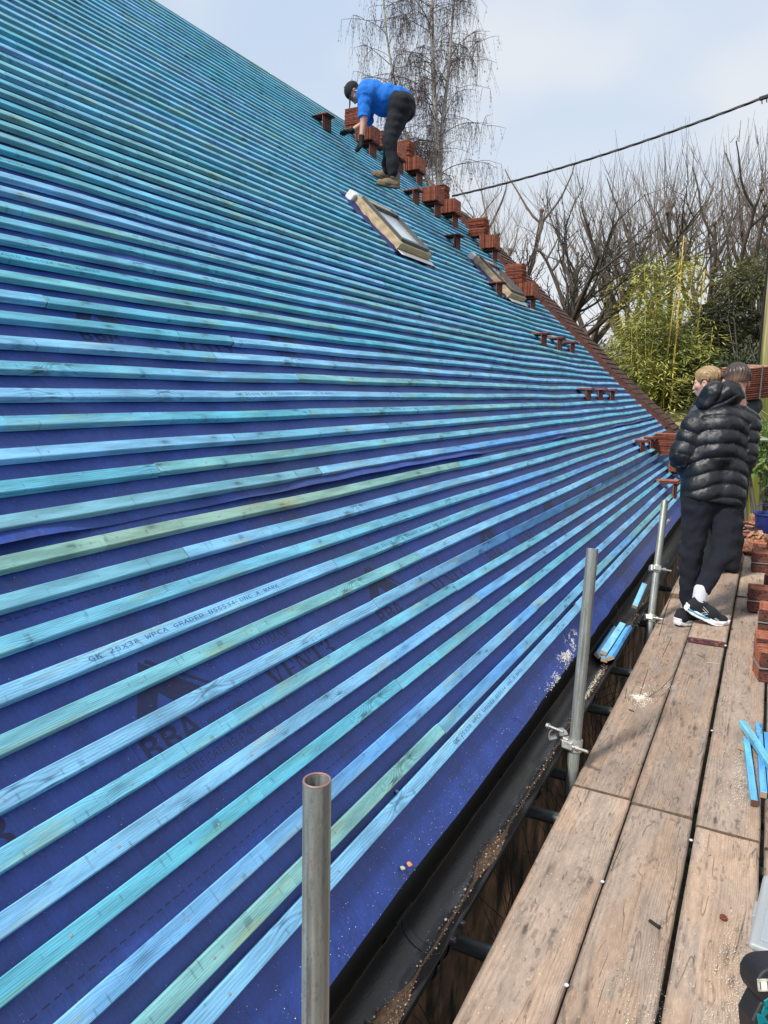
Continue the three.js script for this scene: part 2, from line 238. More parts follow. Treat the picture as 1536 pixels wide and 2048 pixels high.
// membrane sheets, each lapped over the one below
{
  const starts = [0, 1.33, 2.74, 4.12, 5.5, 6.88], r = rng(21);
  starts.forEach((s0, k) => {
    const m = new MB(), top = Math.min(s0 + 1.5, RIDGE + 0.02), nz = 170, ns = 18, rows = [];
    for (let j = 0; j <= ns; j++) { const row = []; for (let i = 0; i <= nz; i++) {
      const z = lerp(ZNEAR, ZFAR, i / nz), v = j / ns; let s = lerp(s0, top, v);
      const lip = k ? Math.max(0, 1 - (s - s0) / 0.10) : 0, wave = n2(z * 1.9 + k * 31, 2.5), wave2 = n2(z * 5 + k * 11, 8.5);
      if (!k && j === 0) s -= 0.012 * (wave2 - 0.5);
      const off = 0.001 + 0.0025 * (k ? 1 : 0) + lip * lip * (0.003 + (k === 1 ? 0.030 : 0.016) * smooth(0.35, 0.8, wave)) + 0.004 * (fbm(z * 3.1, s * 4, 3) - 0.5) - 0.007 * Math.sin(z / 0.42 * Math.PI) ** 2 * (0.4 + 0.6 * n2(z * 0.9, k * 7)) * smooth(0.0, 0.25, s);
      const P = surf(s - lip * 0.02 * (wave - 0.5), z, off);
      if (!k && s < 0.12) P.y -= 0.10 * (0.12 - s) * smooth(0.12, 0, s);
      const d = smooth(0.50, 0.78, fbm(z * 1.3 + 60, s * 2.2, 4)), g = 1 + 0.25 * (fbm(z * 0.7, s * 1.1 + 30, 3) - 0.5), dust = smooth(0.55, 0.8, fbm(z * 0.6 + 9, s * 3 + 50, 4));
      row.push(m.v(P.x, P.y, P.z, -z / 1.2 + 0.15 + k * 0.37, (s - s0) / 1.5 - (k ? 0.13 : 0), [g * lerp(0.72, 1.05, d) + 0.40 * dust, g * lerp(1, 0.95, d) + 0.22 * dust, g * lerp(1.03, 0.74, d)]));
    } rows.push(row); }
    for (let j = 0; j < ns; j++) for (let i = 0; i < nz; i++) m.q(rows[j][i], rows[j][i + 1], rows[j + 1][i + 1], rows[j + 1][i]);
    part('underlay_sheet', m.geo(), M.underlay, house);
  });
}
// battens
const ROWS = [0.18, 0.245, 0.341, 0.456, 0.553, 0.651, 0.753, 0.861, 0.965, 1.075, 1.184, 1.293, 1.413, 1.529, 1.64, 1.762, 1.88, 2.006, 2.126, 2.249];
while (ROWS[ROWS.length - 1] + 0.1175 < RIDGE - 0.02) ROWS.push(ROWS[ROWS.length - 1] + 0.1175);
const STAIN = { blue: [0.16, 0.47, 0.92], sky: [0.27, 0.63, 0.93], cyan: [0.20, 0.60, 0.80], teal: [0.23, 0.59, 0.64], green: [0.27, 0.54, 0.48], lime: [0.40, 0.60, 0.46], grey: [0.23, 0.52, 0.62], turq: [0.13, 0.57, 0.74] };
const NEAR = ['sky sky', 'green teal,teal blue,lime teal,teal green', 'blue sky', 'turq cyan', 'sky blue', 'cyan teal,cyan sky', 'sky sky,blue sky', 'teal cyan,cyan sky', 'blue sky,blue cyan', 'sky cyan,cyan blue,sky cyan', 'cyan grey,cyan sky', 'lime green,turq cyan,teal cyan', 'cyan grey,blue sky,teal cyan', 'cyan turq,teal cyan', 'sky cyan,cyan sky', 'turq cyan,teal cyan', 'sky sky,grey cyan', 'cyan sky,teal cyan', 'sky cyan,sky sky', 'cyan turq,cyan sky'].map((t) => t.split(',').map((q) => q.split(' ')));
const openings = [];                                       // slope and z ranges cut out for the roof windows
const nails = new MB();
function battenPiece(s, z0, z1, c1, c2, printed, r, fix) {
  const m = new MB(), n = Math.max(2, Math.ceil(Math.abs(z1 - z0) / 0.28)), lane = fix ? 0 : Math.floor(r() * 4), u0 = fix ? 0.0733 - fix / 2.4 : r(), T = 0.027, W = 0.0418;
  const prof = [[0, 0.001], [0, T - 0.0022], [0.0022, T], [W - 0.0022, T], [W, T - 0.0022], [W, 0.001]];
  const jig = (r() - 0.5) * 0.006, tilt = (r() - 0.5) * 0.006, ph = r() * 50;
  const tw = (z) => jig + tilt * (z - z0) / (z1 - z0) + 0.007 * (n2(z * 0.8 + ph, s) - 0.5);
  const pts = [];
  for (let i = 0; i <= n; i++) { const z = lerp(z0, z1, i / n); pts.push(prof.map(([a, b]) => surf(s - W + a + tw(z), z, 0.0055 + b))); }
  const lv = [[0.02, 0.30], [0.30, 0.33], [0.05, 0.95], [0.67, 0.70], [0.70, 0.98]];
  for (let f = 0; f < 5; f++) { let pa, pb; for (let i = 0; i <= n; i++) {
    const z = lerp(z0, z1, i / n), q = smooth(0.35, 0.65, fbm(z * 0.9 + ph, s * 3, 3)), g = 0.9 + 0.22 * n2(z * 2.3 + ph, 4), c = mix3(c1, c2, q).map((v) => v * g), A = pts[i][f], B = pts[i][f + 1], u = -z / 2.4 + u0;
    const a = m.v(A.x, A.y, A.z, u, (3 - lane + lv[f][0]) / 4, c), b = m.v(B.x, B.y, B.z, u, (3 - lane + lv[f][1]) / 4, c);
    if (i) m.q(pa, a, b, pb); pa = a; pb = b;
  } }
  for (const [i, flip] of [[0, 0], [n, 1]]) { const ids = pts[i].map((P) => m.v(P.x, P.y, P.z, 0.5, 0.5, [0.3, 0.34, 0.3])); for (let j = 1; j < 5; j++) flip ? m.t(ids[0], ids[j + 1], ids[j]) : m.t(ids[0], ids[j], ids[j + 1]); }
  part('batten', m.geo(), printed ? M.battenPrinted : M.batten, house);
  for (let z = z0 - 0.2; z > z1; z -= 0.42) { const P = surf(s - W * (0.35 + 0.3 * r()) + tw(z), z - 0.05 * r(), 0.0055 + T + 0.0008), k = 0.0034; if (z < -7) break; const S = [], N = RN, c = nails.v(P.x + N.x * 0.0012, P.y + N.y * 0.0012, P.z); for (let j = 0; j < 8; j++) { const a = j / 4 * Math.PI; S.push(nails.v(P.x + RU.x * Math.cos(a) * k, P.y + RU.y * Math.cos(a) * k, P.z + Math.sin(a) * k)); } for (let j = 0; j < 8; j++) nails.t(c, S[(j + 1) % 8], S[j]); }
}
function buildBattens() {
  const r = rng(77);
  ROWS.forEach((s, k) => {
    const pal = s < 0.3 ? [['sky', 'blue'], ['teal', 'green']] : s < 2.3 ? [['blue', 'sky'], ['cyan', 'blue'], ['teal', 'cyan'], ['green', 'teal'], ['sky', 'cyan'], ['turq', 'cyan'], ['lime', 'teal'], ['grey', 'teal']] : [['cyan', 'turq'], ['sky', 'cyan'], ['turq', 'teal'], ['teal', 'turq'], ['cyan', 'sky'], ['turq', 'cyan'], ['teal', 'cyan'], ['cyan', 'turq'], ['cyan', 'cyan'], ['cyan', 'sky'], ['teal', 'cyan'], ['teal', 'turq'], ['cyan', 'turq'], ['turq', 'sky']];
    const lastZ = ZFAR + 0.14 + r() * 0.05; let z = s < 2.6 ? lerp(0.35, ZNEAR, r()) : s < 5 ? -1 - r() * 0.6 : -1.6 - r() * 0.8;
    if (k === 0) z = 0.1; if (k === 1) z = 0.9;
    let first = true, pick = 0;
    while (z > lastZ + 0.02) {
      let L = first ? 2.2 + r() * 2.3 : 3.3 + r() * 1.5; const fix = first ? (k === 0 ? 2.16 : s === 1.88 ? 2.47 : 0) : 0; if (fix) L = z + 4.0; first = false;
      let zn = z - L; if (zn - lastZ < 0.9) zn = lastZ;
      const set = NEAR[k] ? NEAR[k][pick++ % NEAR[k].length] : pal[Math.floor(r() * pal.length)];
      const printed = fix || r() < 0.17, spans = [[z, zn]];
      for (const [sa, sb, za, zb] of openings) if (s > sa && s - 0.038 < sb) for (let i = spans.length - 1; i >= 0; i--) { const [a, b] = spans[i]; if (a > zb && b < za) { spans.splice(i, 1); if (a > za + 0.05) spans.push([a, za]); if (b < zb - 0.05) spans.push([zb, b]); } }
      for (const [a, b] of spans) battenPiece(s, a, b + 0.003, STAIN[set[0]], STAIN[set[1]], printed, r, fix);
      z = zn;
    }
  });
  tag(part('batten_nail', nails.geo(), M.steel, house), null, null, null, 'stuff');
}
// roof windows: pixel corners lie on the roof, so the frames stand on it
const timber = std([0.80, 0.69, 0.52], { roughness: 0.7, map: canvasTex(512, 128, (g, w, h) => pixels(g, w, h, (x, y) => { const a = 0.5 + 0.5 * Math.sin(y * 0.3 + 5 * n2(x / 90, y / 30)), f = n2(x / 20, y), k = 0.86 - 0.12 * a - 0.1 * (f - 0.5) + 0.1 * (n2(x / 90, y / 40) - 0.5); return [255 * k, 240 * k, 215 * k]; })) });
const frameGrey = std([0.10, 0.105, 0.105], { roughness: 0.4, metalness: 0.5 }), whiteTape = std([0.78, 0.78, 0.76], { roughness: 0.6 }), skirtBlue = std([0.012, 0.022, 0.13], { roughness: 0.6, side: THREE.DoubleSide });
const pane = new THREE.MeshPhysicalMaterial({ color: new THREE.Color(0.93, 0.96, 0.96), roughness: 0.03, transmission: 1, thickness: 0, ior: 1.5, side: THREE.DoubleSide });
function roofWindow(zc, s0, s1, wide, label) {
  const o = thing('roof_window', label, 'roof window'), q = new THREE.Matrix4(), H = surf((s0 + s1) / 2, zc, 0);
  q.makeBasis(V(0, 0, -1), RU, RN.clone()); q.setPosition(H); o.applyMatrix4(q);       // local x along the eave (away), y up the slope, z out of the roof
  const w = wide / 2, l = (s1 - s0) / 2, t = 0.055, hgt = 0.125;
  const rail = (name, x, y, sx, sy, z0, z1, m) => part(name, boxG(sx, sy, z1 - z0, x, y, (z0 + z1) / 2, 0.004), m, o);
  // side rails have a wavy, offcut lower lip like the packed timber in the photograph
  rail('frame_rail', -w + t / 2, 0, t, 2 * l, 0, hgt, timber); rail('frame_rail', w - t / 2, 0, t, 2 * l, 0, hgt, timber);
  rail('frame_rail', 0, l - t / 2, 2 * w - 2 * t, t, 0, hgt, timber); rail('frame_rail', 0, -l + t / 2, 2 * w - 2 * t, t, 0, hgt - 0.004, timber);
  const si = 0.032;
  const sash = (x, y, sx, sy) => part('sash_rail', boxG(sx, sy, 0.035, x, y, hgt + 0.012, 0.004), frameGrey, o);
  sash(-w + t + si / 2 - 0.012, 0, si, 2 * l - 2 * t + 0.02); sash(w - t - si / 2 + 0.012, 0, si, 2 * l - 2 * t + 0.02); sash(0, -l + t + si / 2 - 0.01, 2 * w - 2 * t - 2 * si + 0.02, si + 0.01); sash(0, l - t - 0.09, 2 * w - 2 * t - 2 * si + 0.02, si);
  part('top_casing', boxG(2 * w - 2 * t - 0.004, 0.05, 0.04, 0, l - t - 0.03, hgt - 0.012, 0.004), timber, o);
  part('pane', boxG(2 * w - 2 * t - 2 * si + 0.03, 2 * l - 2 * t - 0.16, 0.006, 0, -0.03, hgt + 0.006, 0), pane, o);
  const blind = new THREE.PlaneGeometry(2 * w - 2 * t - 0.02, 2 * l - 2 * t - 0.02); blind.translate(0, 0, 0.09); part('blind', blind, std([0.9, 0.91, 0.92], { roughness: 0.8, side: THREE.DoubleSide }), o);
  // skirt of blue felt turned up against the frame
  const m = new MB(); const strip = (ax, ay, bx, by, dx, dy, n) => { let pa, pb; for (let i = 0; i <= n; i++) { const u = i / n, x = lerp(ax, bx, u), y = lerp(ay, by, u), k = 0.6 + 0.8 * n2(i * 0.7 + zc * 9 + ax * 40, 3); const a = m.v(x, y, 0.035 + 0.03 * n2(i * 0.8 + 3, zc)), b = m.v(x + dx * k, y + dy * k, 0.012 + 0.03 * n2(i * 0.9, 7)); if (i) m.q(pa, a, b, pb); pa = a; pb = b; } };
  strip(-w - 0.003, -l, -w - 0.003, l, -0.12, 0, 14); strip(w + 0.003, -l, w + 0.003, l, 0.10, 0, 14); strip(-w, -l - 0.003, w, -l - 0.003, 0, -0.10, 8);
  part('felt_skirt', m.geo(), skirtBlue, o);
  const tp = boxG(0.13, 0.10, 0.10, -w + 0.03, l + 0.03, 0.07, 0.02); tp.rotateZ(0); part('corner_wrap', tp, whiteTape, o);
  part('sill_flashing', boxG(2 * w + 0.05, 0.07, 0.006, 0.02, -l - 0.05, 0.055, 0.002), whiteTape, o);
  openings.push([s0 - 0.06, s1 + 0.07, zc + w + 0.11, zc - w - 0.10]);
}
roofWindow(-6.98, 3.90, 4.64, 0.74, 'nearer roof window in a pale timber frame below the man in blue');
roofWindow(-9.96, 3.72, 4.48, 0.68, 'farther roof window between tile packs close to the tiled verge');
buildBattens();
// verge: two columns of old plain tiles with a raised edge, each tile a part
{
  const r = rng(5), shapes = [];
  for (let k = 0; k < 4; k++) { const g = new RoundedBoxGeometry(0.165, 0.016, 0.20, 1, 0.004), p = g.attributes.position; for (let i = 0; i < p.count; i++) p.setY(i, p.getY(i) - 0.012 * (p.getX(i) / 0.0825) ** 2 - 0.006 * (p.getZ(i) / 0.1) ** 2 + 0.002 * (r() - 0.5)); g.computeVertexNormals(); shapes.push(g); }
  const tones = [clay([0.16, 0.085, 0.065]), clay([0.135, 0.07, 0.056]), clay([0.18, 0.095, 0.075]), clay([0.115, 0.06, 0.05]), clay([0.21, 0.10, 0.075])];
  const q = new THREE.Matrix4().makeBasis(V(0, 0, -1), RN.clone(), RU.clone().negate());
  for (let s = 0.62; s < 6.25; s += 0.118) for (let c = 0; c < 5; c++) {
    const t = part('verge_tile', shapes[Math.floor(r() * 4)], tones[Math.floor(r() * 5)], house);
    t.quaternion.setFromRotationMatrix(q); t.rotateX(-0.12 + (r() - 0.5) * 0.02); t.rotateY((r() - 0.5) * 0.03);
    t.position.copy(surf(s, ZFAR, 0.092 + 0.003 * r())); t.position.z = ZFAR - 0.09 - c * 0.172 + (r() - 0.5) * 0.006;
  }
  // bedding under the verge tiles, closed against the battens
  for (let s = 0.55; s < 6.25; s += 0.21) { const t = part('verge_bed', new RoundedBoxGeometry(0.84, 0.13, 0.206, 1, 0.003), M.clayDark, house); t.quaternion.setFromRotationMatrix(q); t.position.copy(surf(s, ZFAR, 0.006)); t.position.z = ZFAR - 0.415; }
  // roof slab, ridge board, walls
  const a = new MB(), P = (s, z, o) => surf(s, z, o), L = (x, y, z) => a.v(x, y, z);
  const top = P(RIDGE, 0, -0.03), lowx = EAVE.x - 0.05, lowy = EAVE.y - 0.02, zf = ZFAR - 0.84, back = top.x - (lowx - top.x);
  for (const [x0, y0, x1, y1] of [[lowx, lowy, top.x, top.y - 0.02], [top.x, top.y - 0.02, back, lowy]]) { const i = [L(x0, y0 - 0.06, ZNEAR), L(x0, y0 - 0.06, zf), L(x1, y1 - 0.06, zf), L(x1, y1 - 0.06, ZNEAR)]; a.q(...i); }
  for (const z of [ZNEAR, zf]) { const i = [L(lowx, lowy - 0.06, z), L(top.x, top.y - 0.08, z), L(back, lowy - 0.06, z)]; a.t(...i); }
  part('roof_deck', a.geo(), std([0.05, 0.045, 0.04], { side: THREE.DoubleSide }), house);
  const rb = tubeBetween(P(RIDGE + 0.02, ZNEAR - 2.2, 0.0), P(RIDGE + 0.02, ZFAR - 0.2, 0.0), 0.02, 8); part('ridge_board', rb, std([0.17, 0.36, 0.30], { roughness: 0.8 }), house);
  const wallTex = canvasTex(1024, 512, (g, w, h) => pixels(g, w, h, (x, y) => { const m = fbm(x / 90, y / 60, 5), s = smooth(0.5, 0.7, fbm(x / 40 + 30, y / 130, 4)), d = fbm(x / 14, y / 14, 3), k = 0.55 + 0.8 * (m - 0.5) + 0.3 * (d - 0.5) - 0.3 * s; return [clamp(k * 190, 0, 255), clamp(k * 150, 0, 255), clamp(k * 115, 0, 255)]; }));
  const wg = new THREE.BoxGeometry(0.3, 2.62, ZNEAR - zf - 0.1); wg.translate(-1.06, -1.24, (ZNEAR + zf) / 2); { const u = wg.attributes.uv; for (let i = 0; i < u.count; i++) u.setXY(i, u.getX(i) * 5, u.getY(i) * 1.6); }
  part('wall', wg, std([0.95, 0.92, 0.88], { map: wallTex, roughness: 0.95, bumpMap: wallTex, bumpScale: 0.012 }), house);
  const gw = new THREE.BoxGeometry(1, 2.6, 0.28); gw.scale(top.x * -2 - 2.4, 1, 1); gw.translate(top.x, -1.25, zf + 0.2); part('wall', gw, std([0.24, 0.19, 0.15], { map: wallTex, roughness: 0.95 }), house);
  part('fascia', boxG(0.024, 0.17, ZNEAR - zf, -0.872, 0.075, (ZNEAR + zf) / 2, 0.003), std([0.03, 0.03, 0.032], { roughness: 0.6 }), house);
}
// ---------------------------------------------------------------- gutter
{
  const g = thing('gutter', 'long black half-round plastic gutter hung under the blue eave', 'gutter');
  const GX = -0.7285, GY = 0.086, R = 0.0775, seg = (z0, z1, r0, name) => {
    const m = new MB(), N = 16, rowsO = [];
    for (const z of [z0, (z0 + z1) / 2, z1]) { const row = []; for (const [rr] of [[r0], [r0 - 0.003]]) for (let k = 0; k <= N; k++) { const a = Math.PI * (1 + k / N); row.push(m.v(GX + rr * Math.cos(a), GY + rr * Math.sin(a), z, k / N, z)); } rowsO.push(row); }
    for (let s = 0; s < 2; s++) for (let k = 0; k < N; k++) { m.q(rowsO[s][k], rowsO[s][k + 1], rowsO[s + 1][k + 1], rowsO[s + 1][k]); m.q(rowsO[s][N + 1 + k + 1], rowsO[s][N + 1 + k], rowsO[s + 1][N + 1 + k], rowsO[s + 1][N + 1 + k + 1]); }
    for (const side of [0, N]) for (let s = 0; s < 2; s++) m.q(rowsO[s][side], rowsO[s + 1][side], rowsO[s + 1][N + 1 + side], rowsO[s][N + 1 + side]);
    const geo = m.geo(); return part(name, geo, name === 'channel' ? M.gutter : M.blackPlastic, g);
  };
  seg(1.1, -1.62, R, 'channel'); seg(-1.621, -4.6, R - 0.0005, 'channel'); seg(-4.601, -8.5, R, 'channel'); seg(-8.501, -12.2, R - 0.0005, 'channel');
  for (const z of [-1.62, -4.6]) {
    const u = seg(z + 0.05, z - 0.05, R + 0.004, 'union_clip');
    for (const d of [0.034, -0.034]) { const c = mesh('clip_lug', boxG(0.016, 0.014, 0.014, GX + R + 0.006, GY + 0.004, z + d), M.blackPlastic, u); c.name = d > 0 ? 'clip_lug' : 'clip_lug_001'; }
    const seam = new THREE.TorusGeometry(R - 0.004, 0.0016, 6, 20, Math.PI); seam.rotateZ(Math.PI); seam.translate(GX, GY, z + 0.03); part('seal_ridge', seam, M.blackPlastic, g);
  }
  for (let z = 0.4; z > -12; z -= 0.95) { const b = new THREE.TorusGeometry(R + 0.003, 0.004, 6, 18, Math.PI); b.rotateZ(Math.PI); b.scale(1, 1, 3); b.translate(GX, GY, z); part('bracket', b, M.blackPlastic, g); }
  // silt and grit along the bottom
  const m = new MB(), r = rng(31), N = 150, K = 6; let prev;
  const amount = (z) => 0.75 * smooth(0.30, 0.1, Math.abs(z + 1.22)) + 0.62 * smooth(0.17, 0.02, Math.abs(z + 2.08)) + 0.25 * smooth(0.4, 0, Math.abs(z + 3.75)) + 0.06 * n2(z * 6, 3);
  for (let i = 0; i <= N; i++) { const z = lerp(0.5, -6, i / N), w = 0.05 + 0.8 * clamp(amount(z)), row = []; for (let k = 0; k <= K; k++) { const t = (k / K - 0.5) * w * 1.5 + 0.12 * (n2(z * 22, 9) - 0.5) + 0.2, a = 1.5 * Math.PI + t, rr = R - 0.0045 - (0.008 * w + 0.006 * (n2(z * 60, k * 1.7) - 0.3)) * Math.sin(k / K * Math.PI); row.push(m.v(GX + rr * Math.cos(a), GY + rr * Math.sin(a), z, k / K * 0.6, z * 8)); } if (prev) for (let k = 0; k < K; k++) m.q(prev[k], row[k], row[k + 1], prev[k + 1]); prev = row; }
  const siltTex = canvasTex(512, 512, (c, w, h) => pixels(c, w, h, (x, y) => { const a = n2(x / 6, y / 6), b = n2(x / 2.5 + 60, y / 2.5), d = fbm(x / 40, y / 40, 3), k = 0.35 + 0.6 * d + 0.5 * (a - 0.5) + 0.4 * (b - 0.5); const red = n2(x / 8 + 200, y / 8) > 0.82 ? 1 : 0; return [clamp(k * (120 + 40 * red), 0, 255), clamp(k * (96 - 16 * red), 0, 255), clamp(k * (74 - 16 * red), 0, 255)]; }));
  const silt = struct('gutter_silt', m.geo(), std([0.8, 0.8, 0.8], { map: siltTex, roughness: 1, bumpMap: siltTex, bumpScale: 0.006 }), 'stuff'); tag(silt, 'brown grit and silt lying along the bottom of the gutter', 'silt');
  const grit = new THREE.InstancedMesh(new THREE.IcosahedronGeometry(1, 0), std([1, 1, 1], { roughness: 0.95 }), 900), d = new THREE.Object3D(); grit.name = 'gutter_grit'; tag(grit, 'small stones and crumbs scattered in the gutter', 'grit', null, 'stuff');
  for (let i = 0; i < 900; i++) { let z; do z = lerp(0.2, -5.5, r()); while (r() > amount(z) + 0.05); const a = 1.5 * Math.PI + 0.2 + (r() - 0.5) * (0.4 + 1.2 * clamp(amount(z))), k = 0.0012 + 0.0035 * r() ** 3; d.position.set(GX + (R - 0.01) * Math.cos(a), GY + (R - 0.01) * Math.sin(a), z); d.rotation.set(r() * 6, r() * 6, 0); d.scale.set(k, k * 0.7, k * 1.2); d.updateMatrix(); grit.setMatrixAt(i, d.matrix); const t = r(); grit.setColorAt(i, new THREE.Color().setRGB(...(t > 0.93 ? [0.35, 0.13, 0.08] : t > 0.6 ? [0.34, 0.29, 0.22] : [0.13, 0.095, 0.07]))); }
  scene.add(grit);
}
// ---------------------------------------------------------------- scaffold
function tubeAlong(a, b, r, name, mat, parent, open) {
  const L = a.distanceTo(b), N = 28, m = new MB(), ri = r - 0.004; const rows = [];
  for (const [y, rr] of [[0, r], [L - 0.0015, r], [L, r - 0.0012], [L, ri + 0.0008], [L - 0.0015, ri], [L - 0.5, ri]]) { const row = []; for (let k = 0; k <= N; k++) { const t = k / N * 2 * Math.PI; row.push(m.v(rr * Math.cos(t), y, rr * Math.sin(t), k / N, y)); } rows.push(row); }
  for (let s = 0; s < rows.length - 1; s++) for (let k = 0; k < N; k++) m.q(rows[s][k], rows[s + 1][k], rows[s + 1][k + 1], rows[s][k + 1]);
  const g = m.geo(); g.applyQuaternion(new THREE.Quaternion().setFromUnitVectors(V(0, 1, 0), b.clone().sub(a).normalize())); g.translate(a.x, a.y, a.z);
  return part(name, g, mat, parent);
}
function coupler(parent, p, dir, axis, open) {           // swivel coupler: two half shells, a bolt and nut
  const c = new THREE.Group(); c.name = 'coupler' + ((parent._c = (parent._c ?? -1) + 1) ? '_00' + parent._c : ''); c.position.copy(p); c.quaternion.setFromUnitVectors(V(0, 1, 0), axis); parent.add(c);
  c.rotateY(dir);
  const band = (rr, a0, len, x, name) => { const g = new THREE.CylinderGeometry(rr, rr, 0.05, 18, 1, true, a0, len), g2 = new THREE.CylinderGeometry(rr + 0.006, rr + 0.006, 0.05, 18, 1, true, a0, len), list = [g, g2]; for (const y of [-0.025, 0.025]) { const rg = new THREE.RingGeometry(rr, rr + 0.006, 18, 1, a0 - Math.PI / 2, len); rg.rotateX(-Math.PI / 2); rg.translate(0, y, 0); list.push(rg); } const q = merge(list); q.translate(x, 0, 0); const o = mesh(name, q, M.couplerTwo, c); return o; };
  M.couplerTwo ??= std([0.55, 0.54, 0.50], { metalness: 0.75, roughness: 0.42, side: THREE.DoubleSide });
  band(0.025, 0, 6.28, 0, 'clamp_band');
  if (open) { const h = band(0.027, Math.PI * 0.62, Math.PI * 1.12, 0, 'hook'); h.position.set(-0.082, 0.012, 0.0); h.rotateX(Math.PI / 2); mesh('bolt', merge([tubeBetween(V(-0.115, 0.05, 0.03), V(-0.04, 0.045, 0.03), 0.006, 8), tubeBetween(V(-0.123, 0.05, 0.03), V(-0.111, 0.05, 0.03), 0.012, 6)]), M.coupler, c); }
  mesh('bolt_001', merge([tubeBetween(V(0.01, 0, 0.036), V(0.085, 0, 0.036), 0.0065, 8), tubeBetween(V(0.030, 0, 0.036), V(0.046, 0, 0.036), 0.0125, 6), boxG(0.05, 0.034, 0.022, -0.012, 0, 0.034, 0.005)]), M.coupler, c);
  mesh('swivel_boss', boxG(0.03, 0.046, 0.046, -0.036, 0, 0, 0.008), M.coupler, c);
}
function standard(top, base, label, red) {
  const o = thing('scaffold_standard', label, 'scaffold pole', [0, 0, 0], 'galvanised standards along the eave');
  const dir = top.clone().sub(base).normalize(), low = base.clone().addScaledVector(dir, -(base.y + 2.45) / dir.y);
  tubeAlong(low, top, 0.02415, 'tube', M.galv, o);
  if (red) { const t = new THREE.TorusGeometry(0.0222, 0.0022, 8, 32); t.rotateX(Math.PI / 2); t.translate(top.x, top.y - 0.0008, top.z); part('painted_rim', t, std([0.30, 0.17, 0.165], { roughness: 0.55, metalness: 0.3 }), o); }
  return [o, dir, (y) => base.clone().addScaledVector(dir, (y - base.y) / dir.y)];
}
const deckPoint = (px, py, x) => onPlane(px, py, V(1, 0, 0), x);
const [pole1, d1, y1] = standard(deckPoint(634, 1560, -0.62), deckPoint(630.5, 2048, -0.615), 'nearest galvanised pole, its open top in front of the battens', true);
const [pole2, d2, y2] = standard(deckPoint(1185, 1097, -0.615), deckPoint(1143, 1560, -0.612), 'middle galvanised pole with an open half coupler clamped on it', false);
const [pole3, d3, y3] = standard(deckPoint(1330, 1002, -0.615), deckPoint(1302, 1235, -0.612), 'farthest galvanised pole, beside the man in the puffer jacket', false);
coupler(pole2, y2(0.10), -0.35, d2, true); coupler(pole3, y3(0.03), 0.1, d3, false); coupler(pole3, y3(0.34), 0.5, d3, false);
const TR = [[-1.78, -0.06, 'transom tube in the gap right below the nearest gutter clip'], [-2.52, -0.045, 'transom tube second from the front, left of the board joint'], [-2.86, -0.05, 'transom tube showing just behind the middle pole'], [-3.58, -0.05, 'transom tube under the gutter before the batten bundle'], [-4.16, -0.05, 'transom tube by the cut ends of the batten bundle'], [-5.15, -0.05, 'transom tube at the foot of the farthest pole'], [-6.2, -0.05, 'transom tube beyond the farthest pole near the shoes'], [-0.6, -0.06, null]];
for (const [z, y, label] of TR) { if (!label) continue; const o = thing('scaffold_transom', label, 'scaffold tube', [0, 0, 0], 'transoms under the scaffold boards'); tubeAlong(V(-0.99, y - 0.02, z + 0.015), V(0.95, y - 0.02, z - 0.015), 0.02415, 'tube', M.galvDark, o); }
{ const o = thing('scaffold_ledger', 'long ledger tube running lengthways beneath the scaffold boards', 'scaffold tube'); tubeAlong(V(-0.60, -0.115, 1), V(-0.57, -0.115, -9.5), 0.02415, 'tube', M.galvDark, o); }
{ const o = thing('guard_rail', 'pale grey guard rail tube behind the jacket sleeve at right', 'guard rail'); tubeAlong(at(1488, 879, 9.4), at(1640, 883, 9.9), 0.02, 'tube', std([0.55, 0.57, 0.6], { metalness: 0.5, roughness: 0.4 }), o); }

